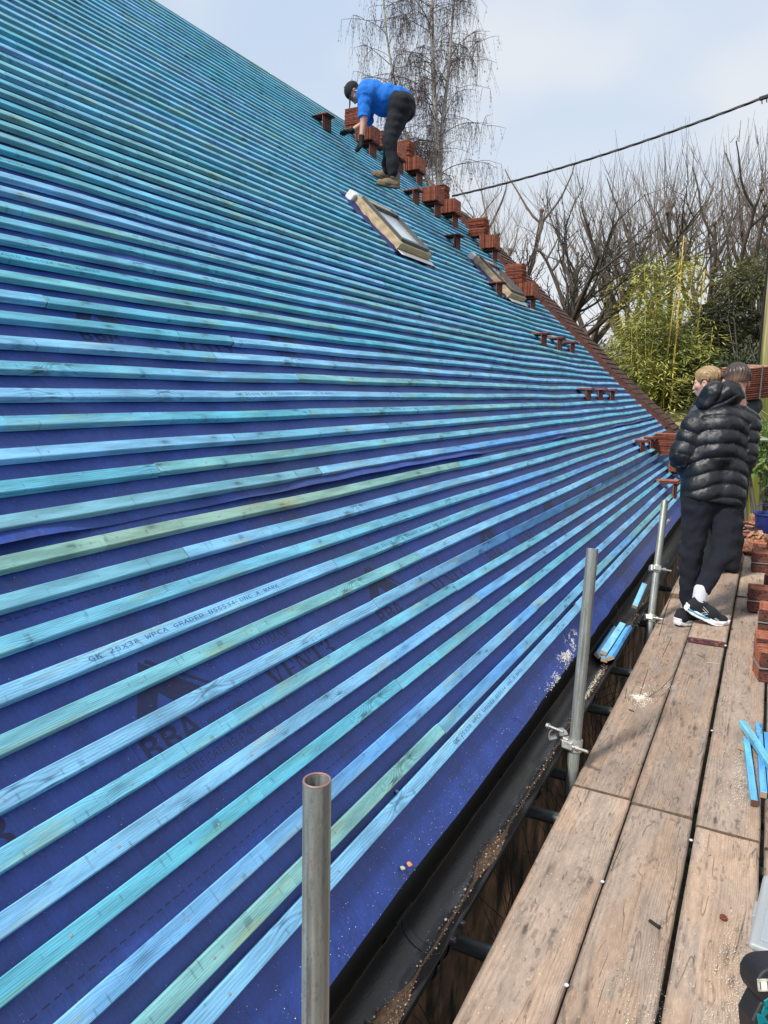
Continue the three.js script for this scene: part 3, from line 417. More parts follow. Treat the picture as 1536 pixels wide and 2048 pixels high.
// boards: each a plank of its own, with sawn ends and a hooped band
const bandMat = std([0.35, 0.34, 0.33], { metalness: 0.7, roughness: 0.5 });
function board(x0, x1, z0, z1, lift, lane, v0, tint, label, skew = 0, painted = false) {
  const o = thing('scaffold_board', label, 'scaffold board'), T = 0.038, nz = 26, nx = 4, m = new MB(), r = rng(lane * 100 + Math.round(z0 * 10) + 999), rows = [], ph = r() * 40;
  const top = (x, z) => lift + 0.004 * (n2(z * 0.8 + ph, 3) - 0.5) - 0.003 * Math.cos((x - x0) / (x1 - x0) * 2 * Math.PI) * (n2(ph, 4) - 0.5);
  const ring = (i) => { const f = i / nz, z = lerp(z0, z1, f), dx = skew * f, list = [], b = 0.004, e = 0.002 * (n2(z * 6 + ph, 9) - 0.5), e2 = 0.002 * (n2(z * 5 + ph, 19) - 0.5); const X0 = x0 + dx + e, X1 = x1 + dx + e2; list.push([X0, lift - T, -0.14]); list.push([X0, top(x0, z) - b, -0.01]); for (let k = 0; k <= nx; k++) { const t = k / nx, x = lerp(X0 + b, X1 - b, t); list.push([x, top(x, z), lerp(0.02, 0.98, t)]); } list.push([X1, top(x1, z) - b, 1.01]); list.push([X1, lift - T, 1.14]); return list.map(([x, y, u]) => [x, y, z, u]); };
  const R = []; for (let i = 0; i <= nz; i++) R.push(ring(i));
  const P = R[0].length; for (let k = 0; k < P - 1; k++) { let pa, pb; for (let i = 0; i <= nz; i++) { const A = R[i][k], B = R[i][k + 1], uu = (q) => (lane + clamp(q[3], 0.01, 0.99)) / 4, w = tint * (0.9 + 0.2 * n2(A[2] * 1.3 + ph, 30)), c = [w, w, w]; const a = m.v(A[0], A[1], A[2], uu(A), -A[2] / 2.6 + v0, c), b = m.v(B[0], B[1], B[2], uu(B), -B[2] / 2.6 + v0, c); if (i) m.q(pa, pb, b, a); pa = a; pb = b; } }
  for (const [i, f] of [[0, 1], [nz, 0]]) { const ids = R[i].map((q) => m.v(q[0], q[1], q[2] , (lane + clamp(q[3], 0, 1)) / 4, q[1] * 0.4, [0.55, 0.5, 0.45])); for (let k = 1; k < P - 1; k++) f ? m.t(ids[0], ids[k + 1], ids[k]) : m.t(ids[0], ids[k], ids[k + 1]); }
  for (let i = 0; i < nz; i++) { const a = R[i][0], b = R[i + 1][0], c = R[i + 1][P - 1], d = R[i][P - 1]; m.q(m.v(...a.slice(0, 3), 0.1, 0), m.v(...d.slice(0, 3), 0.2, 0), m.v(...c.slice(0, 3), 0.2, 0.1), m.v(...b.slice(0, 3), 0.1, 0.1)); }
  part('plank', m.geo(), M.board, o);
  if (painted) {
    const tx = canvasTex(256, 64, (g, w, h) => { g.fillStyle = '#5a3b40'; g.fillRect(0, 0, w, h); const q = rng(4); for (let k = 0; k < 60; k++) { g.fillStyle = ['#8d5f66', '#b98a90', '#3b2a2c', '#a0485a'][k % 4]; g.fillRect(q() * w, (k % 3) * 18 + q() * 12, 8 + q() * 14, 7); } });
    part('end_hoop', boxG(x1 - x0 - 0.004, 0.03, 0.004, (x0 + x1) / 2, lift - 0.020, z0 + 0.0025, 0.001), std([0.9, 0.9, 0.9], { map: tx, metalness: 0.3, roughness: 0.6 }), o);
    part('end_nail', new THREE.SphereGeometry(0.009, 10, 6).translate(x1 - 0.002, lift - 0.022, z0 + 0.006), M.steel, o);
  }
  return o;
}
const c1 = [-0.580, -0.358], c2 = [-0.3525, -0.136], c3 = [-0.122, 0.083], c4 = [0.098, 0.32], c5 = [0.326, 0.55];
board(...c1, 1.2, -2.66, 0, 0, 0.10, 1.04, 'front left scaffold board beside the gutter gap, pale worn grain', 0.0);
board(...c2, 1.2, -2.635, 0, 1, 0.35, 0.94, 'front middle scaffold board with a dark metal clip lying on it', 0.0);
board(...c3, 1.2, -2.60, 0, 2, 0.62, 1.05, 'front scaffold board dusted with sawdust, left of the power tool', 0.0);
board(...c4, 1.2, -2.57, -0.002, 3, 0.2, 0.95, 'front right scaffold board under the clear plastic boxes', 0.0);
board(c1[0], c1[1] - 0.003, -2.675, -6.6, 0.001, 2, 0.15, 0.88, 'second-row left scaffold board with a sawdust heap and transoms showing', 0.004);
board(c2[0] - 0.002, c2[1] - 0.003, -2.655, -6.6, 0, 3, 0.5, 0.86, 'second-row scaffold board running under the raised overlapping board', 0.0);
board(c3[0] - 0.002, c3[1] + 0.001, -2.62, -5.93, -0.001, 0, 0.77, 0.95, 'second-row scaffold board left of the blue batten offcuts', 0.0);
board(...c4, -2.59, -6.5, 0, 1, 0.9, 0.9, 'second-row right scaffold board carrying the tile packs', 0.0);
board(...c5, 1.2, -6.5, -0.002, 2, 0.4, 0.9, 'outermost scaffold board at the right edge of the platform', 0.0);
board(c2[0] + 0.004, c2[1] + 0.004, -4.665, -8.6, 0.039, 2, 0.05, 0.96, 'raised board with a red-grey hooped end under the white-soled shoe', 0.0, true);
board(c1[0] + 0.01, c1[1] + 0.002, -5.66, -9.6, 0.040, 0, 0.4, 0.95, 'far left raised board overlapping at the third pole', 0.0);
board(c3[0], c3[1], -5.96, -9.9, 0.006, 3, 0.3, 1.05, 'far board beyond the dark step, left of the far tile packs', 0.0);
board(c4[0], c4[1], -6.52, -10.4, 0.002, 1, 0.3, 1.0, 'far right board under the blue bucket and rubble', 0.0);
// ---------------------------------------------------------------- tiles: props, packs and piles
const TL = 0.262, TW = 0.165, TT = 0.0145;
const tileShapes = [];
{ const r = rng(40); for (let k = 0; k < 4; k++) { const g = new RoundedBoxGeometry(TL, TT * 0.82, TW, 1, 0.003), p = g.attributes.position; for (let i = 0; i < p.count; i++) p.setY(i, p.getY(i) - 0.0035 * (p.getX(i) / 0.13) ** 2 + 0.0016 * (r() - 0.5)); g.computeVertexNormals(); tileShapes.push(g); } }
const tileR = rng(41), clayMix = [M.clayRed, M.clayRed, M.clayOrange, clay([0.52, 0.17, 0.10]), clay([0.40, 0.125, 0.085])];
const orangeMix = [M.clayOrange, clay([0.60, 0.22, 0.13]), M.clayOrange, M.clayRed];
const darkMix = [M.clayDark, clay([0.26, 0.10, 0.07]), M.clayDark, clay([0.17, 0.07, 0.055])];
function tileAt(parent, x, y, z, rot, mats = clayMix) { const t = part('tile', tileShapes[Math.floor(tileR() * 4)], mats[Math.floor(tileR() * mats.length)], parent); t.position.set(x, y, z); t.rotation.set(...rot); return t; }
const strapLoop = (parent, w, h, d, x, y, z, t = 0.004, wd = 0.012, m = M.strap) => part('strap', merge([boxG(w + 2 * t, t, wd, x, y + h / 2 + t / 2, z, 0), boxG(w + 2 * t, t, wd, x, y - h / 2 - t / 2, z, 0), boxG(t, h, wd, x - w / 2 - t / 2, y, z, 0), boxG(t, h, wd, x + w / 2 + t / 2, y, z, 0)]), m, parent);
// T props on the slope: a level slab of two tiles held up by an upright tile
function prop(px, py, label, dz = 0) {
  const p = onRoof(px, py, 0.03), o = thing('tile_prop', label, 'tile prop', [p.x, p.y, p.z], 'T-shaped tile props on the slope'); const j = () => (tileR() - 0.5) * 0.02;
  const st = part('upright', tileShapes[1], darkMix[Math.floor(tileR() * 4)], o); st.rotation.set(0, 0, Math.PI / 2); st.scale.set(0.68, 1, 0.98); st.position.set(0, 0.085, 0); st.rotateX(j() * 2);
  const s2 = part('upright', tileShapes[2], M.clayRed, o); s2.rotation.set(0, 0, Math.PI / 2); s2.scale.set(0.67, 1, 0.9); s2.position.set(-0.016, 0.085, 0.02);
  const a = part('slab', tileShapes[0], M.clayDark, o); a.position.set(-0.085 + j(), 0.184, j()); a.scale.set(1.12, 1.1, 1.2); a.rotation.y = j() * 3;
  const b = part('slab', tileShapes[3], M.clayRed, o); b.scale.set(1.12, 1, 1.1); b.position.set(-0.11 + j() * 2, 0.200, -0.03 + j()); b.rotation.set(j(), j() * 4, 0.02);
  return p;
}
function edgePack(p, label, n = 15) { const o = thing('edge_tile_pack', label, 'tile pack', [p.x - 0.10, p.y + 0.21, p.z], 'string-tied packs of tiles standing on edge'); for (let k = 0; k < n; k++) tileAt(o, (k - (n - 1) / 2) * TT * 1.2, TW * 0.6, (tileR() - 0.5) * 0.012, [Math.PI / 2 + (tileR() - 0.5) * 0.05, 0, Math.PI / 2 + (tileR() - 0.5) * 0.06]).scale.set(1.1, 1.1, 1.2); strapLoop(o, n * TT * 1.2, TW * 1.2, 0, 0, TW * 0.6, 0.03, 0.002, 0.006, M.strap); }
function flatPile(p, label, n = 16) { const o = thing('flat_tile_pile', label, 'tile pile', [p.x - 0.29, p.y + 0.42, p.z - 0.01], 'flat-laid tile piles on the packs'); for (let k = 0; k < n; k++) tileAt(o, (tileR() - 0.5) * 0.014, (k + 0.5) * TT * 1.2, (tileR() - 0.5) * 0.016, [(tileR() - 0.5) * 0.02, (tileR() - 0.5) * 0.10, 0]).scale.set(1.05, 1.1, 1.3); }
const P_ = {
  A: prop(655, 262, 'lone tile prop nearest the ridge, left of the stooping man in blue'),
  B: prop(747, 315, 'tile prop just behind the gloved hand of the man in blue'),
  C: prop(801, 347, 'tile prop half hidden behind the trouser leg of the man in blue'),
  D: prop(840, 370, 'top-row tile prop on the right, below two orange tile stacks'),
  E: prop(833, 409, 'empty tile prop right below the boots of the man in blue'),
  F: prop(876, 434, 'loaded tile prop in second row, right of the empty one below the boots'),
  G: prop(911, 456, 'tile prop at the right end of the second row, near the cable end'),
  H: prop(915, 500, 'empty tile prop between the two roof windows'),
  I: prop(990, 525, 'tile prop under the packs at the top of the farther roof window'),
  J: prop(999, 595, 'empty tile prop left of the lower end of the farther window'),
  K: prop(1066, 623, 'loaded tile prop touching the verge tiles, right of the farther window'),
  L1: prop(1088, 698, 'left prop of the empty trio below the farther roof window'),
  L2: prop(1120, 705, 'middle prop of the empty trio below the farther roof window'),
  L3: prop(1145, 712, 'right prop of the empty trio below the farther roof window, by the verge'),
  M1: prop(1177, 810, 'left prop of the lower empty trio, level with the bamboo foot'),
  M2: prop(1201, 808, 'middle prop of the lower empty trio, level with the bamboo foot'),
  M3: prop(1225, 808, 'right prop of the lower empty trio, nearest the verge tiles'),
  N1: prop(1285, 913, 'left of two empty props at the bottom of the verge'),
  N2: prop(1304, 905, 'right of two empty props at the bottom of the verge'),
  O1: prop(1350, 996, 'lowest tile prop at the eave beside the puffer jacket hem'),
  O2: prop(1374, 975, 'loaded tile prop at the eave partly behind the puffer jacket'),
};
edgePack(P_.B, 'dull tied tile pack beside the bare forearm of the man in blue'); flatPile(P_.B, 'flat tile pile behind the forearm of the man in blue');
edgePack(P_.C, 'tied tile pack partly behind the knee of the man in blue'); flatPile(P_.C, 'flat tile pile mostly hidden by the thigh of the man in blue', 13);
edgePack(P_.D, 'bright tied tile pack in front of the birch, top row right'); flatPile(P_.D, 'orange flat tile pile against the birch, top row right', 16);
edgePack(P_.F, 'tied tile pack in the second row, left of its neighbour at the verge'); edgePack(P_.G, 'tied tile pack in the second row where the black cable ends'); flatPile(P_.G, 'flat tile pile where the black cable meets the roof', 13);
edgePack(P_.I, 'tied tile pack above the farther roof window'); flatPile(P_.I, 'tall flat tile pile above the farther roof window', 16);
edgePack(P_.K, 'tied tile pack beside the lower half of the farther roof window'); flatPile(P_.K, 'flat tile pile beside the lower half of the farther roof window', 16);
edgePack(P_.O2, 'tied tile pack at the eave left of the puffer jacket'); flatPile(P_.O2, 'red flat tile pile at the verge foot left of the jacket sleeve', 16);

// strapped packs of tiles standing on the scaffold at the right
const holeMat = std([0.02, 0.012, 0.01]);
function deckPack(x0, zf, y0, n, label, layers = 1, strapY = true, turn = 0) {
  const o = thing('deck_tile_pack', label, 'tile pack', [x0, y0, zf]); o.rotation.y = turn;
  for (let L = 0; L < layers; L++) { for (let k = 0; k < n; k++) { const t = tileAt(o, TL / 2 + (tileR() - 0.5) * 0.006, TW / 2 + L * (TW + 0.004) + (tileR() - 0.5) * 0.004, -(k + 0.5) * TT * 1.06, [Math.PI / 2 + (tileR() - 0.5) * 0.02, 0, (tileR() - 0.5) * 0.02], orangeMix); if (k === 0) t.material = darkMix[L]; }
    for (const dy of [0.55, 0.75]) part('nail_hole', new THREE.CylinderGeometry(0.006, 0.006, 0.002, 10).rotateX(Math.PI / 2).translate(0.026 + 0.01 * dy, TW * dy + L * (TW + 0.004), 0.0012), holeMat, o);
    if (strapY) { const d = n * TT * 1.06 + 0.006, y = TW * 0.5 + L * (TW + 0.004); part('strap', merge([boxG(TL + 0.016, 0.008, 0.002, TL / 2, y, 0.003, 0), boxG(TL + 0.016, 0.012, 0.003, TL / 2, y, -d + 0.002, 0), boxG(0.003, 0.012, d, -0.006, y, -d / 2 + 0.002, 0), boxG(0.003, 0.012, d, TL + 0.006, y, -d / 2 + 0.002, 0)]), M.strap, o); } }
}
deckPack(0.058, -4.17, 0, 11, 'nearest tile pack on the boards at the right edge', 1, true, 0.22);
deckPack(0.028, -4.42, 0, 12, 'second tile pack from the front, dark end towards the camera', 1, true, 0.06);
deckPack(0.035, -5.05, 0, 15, 'dark-faced tile pack with a strap in the middle of the row', 1, true, 0.0);
deckPack(-0.038, -5.52, 0.01, 12, 'tile pack with nail holes, beside the dark step', 1, true, 0.05);
deckPack(0.05, -6.0, 0.01, 16, 'tile pack with loose stepped top in the row on the boards', 1, false, -0.1);
deckPack(-0.045, -6.82, 0.01, 14, 'far tile pack in front of the blue bucket', 1, true, 0.03);
// loose tiles and rubble beyond
{ const r = rng(52); for (let k = 0; k < 9; k++) { const t = new THREE.Mesh(tileShapes[k % 4], clayMix[k % 5]); t.name = numbered('loose_tile'); t.castShadow = t.receiveShadow = true; t.position.set(-0.09 + 0.12 * r(), 0.05 + 0.016 * k * 0.6, -7.6 - 0.16 * k); t.rotation.set((r() - 0.5) * 0.3, r() * 3, (r() - 0.5) * 0.3); tag(t, ['lowest loose tile, nearest the far tile pack', 'second loose tile up from the far tile pack', 'loose tile leaning over the second one in the rubble', 'middle loose tile beside the trouser leg', 'loose tile just left of the bucket foot', 'loose tile behind the bucket foot', 'tilted loose tile under the hose coil', 'loose tile beyond the hose coil', 'farthest loose tile at the end of the boards'][k], 'roof tile', 'loose tiles lying left of the blue bucket'); scene.add(t); } }
// ---------------------------------------------------------------- figures: distance fields meshed by surface nets
function surfaceNet(f, lo, hi, h) {
  const n = [0, 1, 2].map((k) => Math.ceil((hi.getComponent(k) - lo.getComponent(k)) / h / 4) * 4 + 1), [nx, ny, nz] = n, val = new Float32Array(nx * ny * nz), id = (i, j, k) => (k * ny + j) * nx + i;
  const B = 4, half = B * h * 0.5, reach = half * 1.733 * 1.25 + h;
  for (let k = 0; k < nz; k += B) for (let j = 0; j < ny; j += B) for (let i = 0; i < nx; i += B) {
    const c = f(lo.x + i * h + half, lo.y + j * h + half, lo.z + k * h + half), far = Math.abs(c) > reach + 0.02;
    for (let c2 = k; c2 < Math.min(nz, k + B); c2++) for (let b = j; b < Math.min(ny, j + B); b++) for (let a = i; a < Math.min(nx, i + B); a++) val[id(a, b, c2)] = far ? c : f(lo.x + a * h, lo.y + b * h, lo.z + c2 * h);
  }
  const cell = new Int32Array(nx * ny * nz).fill(-1), P = [], I = [];
  for (let k = 0; k < nz - 1; k++) for (let j = 0; j < ny - 1; j++) for (let i = 0; i < nx - 1; i++) {
    let m = 0; const v = []; for (let q = 0; q < 8; q++) { const d = val[id(i + (q & 1), j + ((q >> 1) & 1), k + (q >> 2))]; v.push(d); if (d < 0) m |= 1 << q; }
    if (m === 0 || m === 255) continue;
    let x = 0, y = 0, z = 0, c = 0;
    for (let q = 0; q < 8; q++) for (const b of [1, 2, 4]) if (!(q & b)) { const w = q | b, da = v[q], db = v[w]; if ((da < 0) !== (db < 0)) { const t = da / (da - db); x += (q & 1) + (b === 1 ? t : 0); y += ((q >> 1) & 1) + (b === 2 ? t : 0); z += (q >> 2) + (b === 4 ? t : 0); c++; } }
    cell[id(i, j, k)] = P.length / 3; P.push(lo.x + (i + x / c) * h, lo.y + (j + y / c) * h, lo.z + (k + z / c) * h);
  }
  const st = [1, nx, nx * ny];
  for (let k = 1; k < nz - 1; k++) for (let j = 1; j < ny - 1; j++) for (let i = 1; i < nx - 1; i++) {
    const o = id(i, j, k), a = val[o] < 0;
    for (let d = 0; d < 3; d++) { const b = val[o + st[d]] < 0; if (a === b) continue; const u = st[(d + 1) % 3], w = st[(d + 2) % 3], q = [cell[o], cell[o - u], cell[o - u - w], cell[o - w]]; if (q.some((t) => t < 0)) continue; a ? I.push(q[0], q[1], q[2], q[0], q[2], q[3]) : I.push(q[0], q[2], q[1], q[0], q[3], q[2]); }
  }
  const g = new THREE.BufferGeometry(); g.setAttribute('position', new THREE.Float32BufferAttribute(P, 3)); g.setIndex(I); g.computeVertexNormals();
  const uv = new Float32Array(P.length / 3 * 2), N = g.attributes.normal; for (let i = 0; i < P.length / 3; i++) { const nx_ = Math.abs(N.getX(i)), nz_ = Math.abs(N.getZ(i)); uv[2 * i] = nx_ > nz_ ? P[3 * i + 2] : P[3 * i]; uv[2 * i + 1] = P[3 * i + 1]; } g.setAttribute('uv', new THREE.BufferAttribute(uv, 2));
  return g;
}
// prims: [a, b, ra, rb, flags]; returns distance and remembers the nearest
function field(prims, k = 0.03) {
  const q = prims.map(([a, b, ra, rb, tag_]) => { const dx = b.x - a.x, dy = b.y - a.y, dz = b.z - a.z, L2 = dx * dx + dy * dy + dz * dz || 1e-9; return { ax: a.x, ay: a.y, az: a.z, dx, dy, dz, L2, L: Math.sqrt(L2), ra, rb: rb ?? ra, tag: tag_ }; });
  const F = (x, y, z) => {
    let d = 1e9, best = 1e9;
    for (const p of q) { const px = x - p.ax, py = y - p.ay, pz = z - p.az; let t = (px * p.dx + py * p.dy + pz * p.dz) / p.L2; t = t < 0 ? 0 : t > 1 ? 1 : t; const ex = px - p.dx * t, ey = py - p.dy * t, ez = pz - p.dz * t, e = Math.sqrt(ex * ex + ey * ey + ez * ez) - (p.ra + (p.rb - p.ra) * t);
      if (e < best) { best = e; F.hit = p; F.t = t; }
      if (d > 1e8) d = e; else { const h = Math.max(k - Math.abs(d - e), 0) / k; d = Math.min(d, e) - h * h * k * 0.25; } }
    return d;
  };
  F.box = (pad = 0.06) => { const lo = V(1e9, 1e9, 1e9), hi = V(-1e9, -1e9, -1e9); for (const [a, b, ra, rb] of prims) { const r = Math.max(ra, rb ?? ra) + pad; for (const p of [a, b]) { lo.min(V(p.x - r, p.y - r, p.z - r)); hi.max(V(p.x + r, p.y + r, p.z + r)); } } return [lo, hi]; };
  return F;
}
const net = (F, f, h, pad) => { const [lo, hi] = F.box(pad); return surfaceNet(f || F, lo, hi, h); };
const ell = (x, y, z, cx, cy, cz, rx, ry, rz) => { const a = (x - cx) / rx, b = (y - cy) / ry, c = (z - cz) / rz, l = Math.sqrt(a * a + b * b + c * c); return (l - 1) * Math.min(rx, ry, rz); };
const smin = (a, b, k) => { const h = Math.max(k - Math.abs(a - b), 0) / k; return Math.min(a, b) - h * h * k * 0.25; };
// head in its own axes: x to the wearer's left, y up, z forward
function headField(x, y, z) {
  const sx = Math.abs(x);
  let d = ell(x, y, z, 0, 0.035, -0.012, 0.076, 0.088, 0.097);
  d = smin(d, ell(x, y, z, 0, -0.045, 0.028, 0.058, 0.068, 0.066), 0.05);
  d = smin(d, ell(x, y, z, 0, -0.092, 0.060, 0.026, 0.022, 0.026), 0.03);
  d = smin(d, ell(sx, y, z, 0.030, 0.022, 0.072, 0.024, 0.012, 0.016), 0.014);              // brow
  d = smin(d, ell(sx, y, z, 0.042, -0.018, 0.058, 0.022, 0.018, 0.022), 0.025);             // cheek
  d = Math.max(d, -ell(sx, y, z, 0.032, 0.002, 0.092, 0.017, 0.010, 0.012));                // eye socket
  d = smin(d, ell(sx, y, z, 0.032, 0.001, 0.078, 0.012, 0.011, 0.012), 0.004);              // eyeball
  { const t = clamp((0.012 - y) / 0.052), cz = lerp(0.090, 0.111, t), r = lerp(0.008, 0.0115, t); const e = Math.hypot(x, Math.max(0, Math.abs(y + 0.014) - 0.026), z - cz) - r; d = smin(d, e, 0.018); }   // nose
  d = smin(d, ell(sx, y, z, 0.010, -0.036, 0.102, 0.010, 0.008, 0.010), 0.01);
  d = smin(d, ell(x, y, z, 0, -0.060, 0.090, 0.024, 0.0065, 0.012), 0.008); d = smin(d, ell(x, y, z, 0, -0.073, 0.088, 0.020, 0.008, 0.012), 0.008); d = Math.max(d, -ell(x, y, z, 0, -0.0655, 0.104, 0.022, 0.002, 0.014));   // lips
  { let e = ell(sx, y, z, 0.081, -0.004, -0.008, 0.010, 0.032, 0.020); e = Math.max(e, -ell(sx, y, z, 0.092, -0.002, -0.004, 0.010, 0.021, 0.012)); d = smin(d, e, 0.008); }   // ear
  return d;
}
const neckOut = (x, y, z) => { const t = clamp((-0.05 - y) / 0.13); return Math.hypot(x, z + 0.022 + 0.03 * t) - lerp(0.054, 0.062, t) + Math.max(0, -0.18 - y); };
function basis(up, fwd, pos) { const u = up.clone().normalize(), f = fwd.clone().addScaledVector(u, -fwd.dot(u)).normalize(), r = V().crossVectors(u, f); return new THREE.Matrix4().makeBasis(r, u, f).setPosition(pos); }
function headMesh(m4, scale = 1) { const g = surfaceNet((x, y, z) => smin(headField(x, y, z), Math.max(neckOut(x, y, z), y + 0.02), 0.02), V(-0.11, -0.19, -0.14), V(0.11, 0.14, 0.14), 0.0036); g.scale(scale, scale, scale); g.applyMatrix4(m4); return g; }
function hairMesh(m4, shape, h = 0.0045) { const g = surfaceNet(shape, V(-0.115, -0.13, -0.15), V(0.115, 0.17, 0.13), h); g.applyMatrix4(m4); return g; }
// hand: from the wrist along dir; palm faces 'palm'; thumb towards 'side'
function handPrims(w, dir, palm, side, curl = 0.5, grow = 0) {
  const d = dir.clone().normalize(), s = side.clone().addScaledVector(d, -side.dot(d)).normalize(), p = palm.clone().addScaledVector(d, -palm.dot(d)).addScaledVector(s, -palm.dot(s)).normalize(), L = [], pt = (a, b, c) => w.clone().addScaledVector(d, a).addScaledVector(s, b).addScaledVector(p, c);
  for (const b of [-0.026, -0.009, 0.009, 0.026]) L.push([pt(0.005, b * 0.6, 0), pt(0.085, b, 0), 0.0155 + grow, 0.0135 + grow]);
  [[-0.031, 0.062, 0.8], [-0.011, 0.076, 1], [0.010, 0.080, 1], [0.030, 0.072, 0.92]].forEach(([b, len, cu], k) => { let q = pt(0.088 - (k === 0 ? 0.010 : 0), b, 0), a = 0.12, r = 0.0088 + grow; for (let j = 0; j < 3; j++) { a += curl * cu * (j ? 0.75 : 0.5); const e = q.clone().addScaledVector(d, Math.cos(a) * len * [0.46, 0.31, 0.23][j]).addScaledVector(p, Math.sin(a) * len * [0.46, 0.31, 0.23][j]).addScaledVector(s, (b > 0 ? 1 : -1) * 0.0015); L.push([q, e, r, r * 0.9]); q = e; r *= 0.92; } });
  let q = pt(0.022, 0.030, 0.006); for (const [a, b, c, r] of [[0.055, 0.056, 0.016, 0.0125], [0.086, 0.066, 0.024 + 0.012 * curl, 0.0102], [0.110, 0.064, 0.034 + 0.02 * curl, 0.0088]]) { const e = pt(a, b, c); L.push([q, e, r + 0.002 + grow, r + grow]); q = e; }
  return L;
}
// a shoe in its own axes: heel at the origin, x to the toe, y up; upper and sole
function shoeMeshes(parent, m4, upperMat, soleMat, boot) {
  const out = (x) => curve([[-0.02, 0.0], [0.0, 0.030], [0.05, 0.036], [0.12, 0.034], [0.19, 0.049], [0.235, 0.043], [0.275, 0.018], [0.29, 0]], x), st = boot ? 0.032 : 0.036;
  const rock = (x) => (boot ? 0.012 : 0.030) * smooth(0.18, 0.29, x) + (boot ? 0.004 : 0.016) * smooth(0.05, -0.02, x);
  const bend = (x) => 0.008 * Math.sin(clamp(x / 0.28) * Math.PI);
  const sole = (x, y, z) => { const yy = y - rock(x), w = out(x) + 0.004 + 0.004 * smooth(0.0, st, yy) * (boot ? -1 : -0.5), dz = Math.abs(z - bend(x)) - w, ht = (boot ? st : st + 0.012 * smooth(0.12, 0, x)); const groove = boot ? 0.003 * (Math.sin(x * 260) > 0 && yy < 0.010 ? 1 : 0) : 0.0022 * (Math.sin(yy * 260 + x * 24) > 0.3 ? 1 : 0); return Math.max(dz, -yy, yy - ht, x - 0.288, -0.018 - x) * 0.75 + groove; };
  const U = field([[V(0.035, 0.055, 0), V(0.05, boot ? 0.165 : 0.10, 0), 0.035, boot ? 0.046 : 0.039], [V(0.03, 0.05, 0), V(0.15, 0.052, 0.004), 0.037, 0.042], [V(0.15, 0.052, 0.004), V(0.235, 0.042, 0.006), 0.042, boot ? 0.038 : 0.030], [V(0.07, 0.085, 0), V(0.16, 0.06, 0), 0.033, 0.03]], 0.03);
  const upper = (x, y, z) => { const yy = y - rock(x) * 0.6; let d = U(x, yy, z); d = Math.max(d, 0.026 - yy); const seam = Math.abs(Math.sin((x + yy) * 62)) < 0.10 ? 0.0016 : 0; d += seam; if (boot) { d = Math.max(d, y - 0.165); } else d = Math.max(d, yy - 0.118 + 0.012 * Math.sin(clamp(x / 0.1) * 3.14)); d = Math.max(d, -(Math.hypot(x - 0.052, z) - 0.034 + Math.max(0, (boot ? 0.13 : 0.085) - yy))); return d; };
  const g = surfaceNet(upper, V(-0.03, 0, -0.07), V(0.3, 0.19, 0.07), 0.005); g.applyMatrix4(m4); mesh(parent.children.some((c) => c.name === (boot ? 'boot' : 'shoe')) ? (boot ? 'boot_001' : 'shoe_001') : (boot ? 'boot' : 'shoe'), g, upperMat, parent);
  const u = parent.children[parent.children.length - 1], s = surfaceNet(sole, V(-0.04, -0.02, -0.075), V(0.31, 0.10, 0.075), 0.005); s.applyMatrix4(m4); mesh('sole', s, soleMat, u); return u;
}
const hairMat = std([1, 1, 1], { vertexColors: true, roughness: 0.42 });
// hair that thins from a full top to a clipped nape; top(x,y,z) 0 at the sides, 1 on top
function fadeHair(m4, top, thick, comb, cSide, cTop, front) {
  const shape = (x, y, z) => { const t = top(x, y, z), line = curve([[-0.2, -0.088], [-0.045, -0.086], [-0.01, -0.03], [0.02, -0.022], [0.05, 0.03], [0.085, 0.075], [0.2, 0.09]], z); let d = headField(x, y, z) - 0.0012 - thick * t + comb(x, y, z) * (0.25 + 0.75 * t); d = Math.max(d, line - y, z - front - 0.15 * y); if (Math.abs(x) > 0.060) d = Math.max(d, -Math.hypot((y + 0.004) / 1.3, z + 0.006) + 0.030); return d; };
  const g = surfaceNet(shape, V(-0.115, -0.13, -0.15), V(0.115, 0.17, 0.13), 0.0038), p = g.attributes.position, c = [], r = rng(9);
  for (let i = 0; i < p.count; i++) { const t = top(p.getX(i), p.getY(i), p.getZ(i)), k = 0.8 + 0.4 * n2(p.getX(i) * 320 + 7 * n2(p.getZ(i) * 22, 3), p.getY(i) * 20), q = mix3(cSide, cTop, t); c.push(q[0] * k, q[1] * k, q[2] * k); }
  g.setAttribute('color', new THREE.Float32BufferAttribute(c, 3)); g.applyMatrix4(m4); return g;
}
const cloth = (c, o = {}) => std(c, { roughness: 0.92, bumpMap: scaled(noiseBump, 14, 14), bumpScale: 0.0012, side: THREE.DoubleSide, ...o });
const skin = std([0.56, 0.30, 0.22], { roughness: 0.55 }), skinPale = std([0.62, 0.36, 0.28], { roughness: 0.52 });
const fold = (x, y, z, f, a) => a * (fbm3(x * f, y * f, z * f, 3) - 0.5);
const toward = (r, u, f) => camR.clone().multiplyScalar(r).add(V(0, u, 0)).addScaledVector(V(camF.x, 0, camF.z).normalize(), f);   // picture right, up, away

